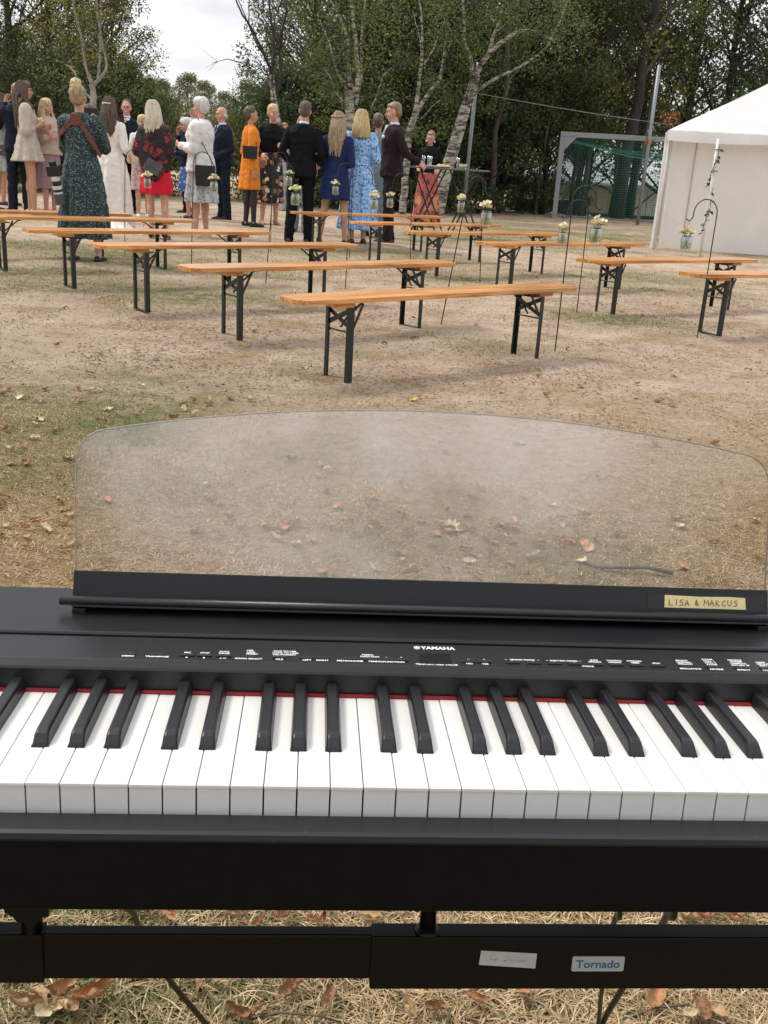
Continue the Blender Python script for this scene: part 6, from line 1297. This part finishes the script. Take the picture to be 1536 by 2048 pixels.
jk = Blob(); jk.rings(fine([(.42, .03, .03, .02, 0), (.30, .07, .045, .0, 0), (.15, .085, .05, -.02, 0), (.04, .09, .055, -.02, 0), (0, .07, .05, -.02, 0)], 4), 40, 6, (.05, .12)); jp = atY(268, 327, w9['world'](0, 0, 0)[1]-.30)
put('draped_jacket', remesh(jk, 'draped_jacket', .011, 2, (.02, .06), .6), suit('cloth_cream', (.60, .52, .38)), label='cream jacket hanging over the arm beside the dark shawl', cat='jacket', loc=tuple(jp))
rd = P('woman with platinum hair in a red dress and dark red patterned shawl', (318, 477), 197, 178, 'f', 'bent', 'hold', 'fair', ('long', 'platinum', .33), (.1, 0, 0), (('dress', 'red', .60, .215, .6, 1.0), ('shawl', 'shawl')), ('heel', 'black'))
bag('grey-black clutch bag hanging against the dark shawl', atY(300, 345, rd['world'](0, 0, 0)[1]-.32), .5, .20, .15, .06, mt=bagg, brass=False).rotation_euler = (0, .5, .3)
P('dark-haired man in a navy suit seen in profile behind the shawl', (374, 424), 221, -80, 'm', 'hang', 'bent', 'tan', ('short', 'dark', 0), (0, .05, 0), (('jacket', 'navy'), ('trousers', 'black')), ('oxford', 'black'))
w12 = P('older guest with short white hair in navy and a blue-white patterned skirt', (378, 436), 232, -70, 'f', 'hold', 'cheek', 'pink', ('pixie', 'white', 0), (0, .15, 0), (('top', 'navy', .92, .9, 1.1), ('skirt', 'bluewhite', .50, .24)), ('heel', 'black'))
phone('reddish brown phone held by the guest in the blue-white skirt', w12['world'](.10, -.32, 1.24), w12['heading'], mt=phr)
wh = P('woman with short white hair in a white cardigan and grey lace dress', (402, 473), 190, -105, 'f', 'hold', 'cheek', 'pink', ('pixie', 'white', 0), (0, .0, 0), (('dress', 'lacegrey', .46, .26, 0, 1.0), ('top', 'white', .80, .95, 1.28)), ('flat', 'white'), face=True)
bag('boxy black handbag at the hip of the white cardigan', atY(411, 372, wh['world'](0, 0, 0)[1]-.26), .1, .26, .26, .08, strap=[wh['world'](.20, .02, 1.15), wh['world'](.10, .02, 1.50), wh['world'](.16, .10, 1.2)], brass=False)
# --- centre group
bm_ = P('bald man in a navy suit and light blue shirt with folded hands', (449, 439), 211, -52, 'm', 'clasp', 'clasp', 'pink', ('bald', 'white', 0), (-.1, .02, 0), (('jacket', 'navy', 'tieblue'), ('trousers', 'navy')), ('oxford', 'black'))
og = P('woman in a bright orange dress with dark tights and black heels', (499, 453), 210, 112, 'f', 'bent', 'hang', 'tan', ('updo', 'brown', 0), (-.15, .05, 0), (('dress', 'orange', .56, .205, .92, 1.15),), ('heel', 'black'), hose='hose')
bag('small black bag slung on the back of the orange dress', atY(500, 318, og['world'](0, 0, 0)[1]-.28), .15, .22, .19, .06, strap=[og['world'](-.05, .20, 1.25), og['world'](-.05, .10, 1.48), og['world'](.05, -.05, 1.47)], brass=False)
P('blond woman in a black floral dress and dark blazer facing the piano', (537, 449), 206, 25, 'f', 'hold', 'bent', 'pink', ('updo', 'blond', 0), (.25, .05, 0), (('dress', 'blackfl', .34, .22, 0, 1.0), ('top', 'black', 1.04, .95, 1.10)), ('heel', 'tan'), stance=.02, face='smile')
P('guest in pale grey trousers far behind the black-suited man', (569, 422), 243, 40, 'f', 'hang', 'hang', 'fair', ('short', 'sand', 0), (0, 0, 0), (('top', 'ltgrey', .9, .95, 1.1), ('trousers', 'grey', 1.0)), ('oxford', 'black'), deci=.35)
P('blond guest in a grey-blue trouser suit hidden behind the black suit', (599, 466), 232, 5, 'f', 'hang', 'hang', 'fair', ('bob', 'ash', .16), (0, 0, 0), (('top', 'greyblue', .9, .9, 1.1), ('trousers', 'greyblue', 1.08)), ('flat', 'black'), deci=.35)
P('broad man with cropped hair in a black suit, back turned', (596, 485), 198, 178, 'm', 'bent', 'bent', 'pink', ('buzz', 'buzz', 0), (0, 0, 0), (('jacket', 'black'), ('trousers', 'black')), ('oxford', 'brown'), stance=.03)
P('woman with long ash-blond hair in a navy blue dress, back turned', (663, 488), 221, 168, 'f', 'bent', 'hold', 'tan', ('halfup', 'ash', .46), (0, 0, 0), (('dress', 'navy2', .62, .215, .92, 1.2),), ('heel', 'black'), stance=.07, step=.06)
P('woman with a straight blond bob in a long light blue floral dress', (714, 487), 217, 192, 'f', 'hold', 'chest', 'fair', ('bob', 'blond', .27), (0, 0, 0), (('dress', 'bluefl', .20, .27, .8, 1.55, .98),), ('flat', 'brown'))
sg = P('guest in a sage dress holding a folded white card', (744, 474), 226, 175, 'f', 'hang', 'hang', 'tan', ('updo', 'brown', 0), (0, 0, 0), (('dress', 'sage', .18, .24, .22, 1.15),), ('flat', 'black'))
t_ = put('folded_card', MB().box(-.055, .055, -.002, .002, -.13, 0).mesh('folded_card', bevel=.001), papm, label='folded white card held beside the sage dress', cat='card', loc=tuple(atY(755, 376, sg['world'](0, 0, 0)[1]-.12))); t_.rotation_euler = (0, -.45, .2)
mr_ = P('tall man in a dark maroon suit looking down', (775, 485), 201, -78, 'm', 'back', 'bent', 'pink', ('short', 'sand', 0), (-.05, .22, 0), (('jacket', 'maroon'), ('trousers', 'maroon')), ('oxford', 'brown'))
MB().ball(mr_['hp'](.0, -.0, 1.0), .001).mesh('x') if False else None
MB().ball((.085, -.150, 1.33), .022, 8, 6).build('boutonniere', petals['white'], mr_['root'], smooth=True)
sv = P('woman with glasses in a black top and coral floral skirt serving at the high table', (850, 455), 261, -5, 'f', 'table', 'table', 'pink', ('short', 'sand', 0), (-.05, .32, 0), (('top', 'black', 1.0, .72, 1.05), ('skirt', 'redfl', .10, .27)), ('flat', 'black'))
for s in (1, -1):
    MB().ball(sv['hp'](s*.078, -.005, 1.575), (.016, .006, .022), 8, 6).build('earring', petals['white'], sv['root'], smooth=True)
    MB().tube([sv['hp'](s*.031+.018*math.cos(q), -.098, 1.638+.013*math.sin(q)) for q in np.linspace(0, 6.283, 13)], .0022, 5).build('glasses', eyem, sv['root'])
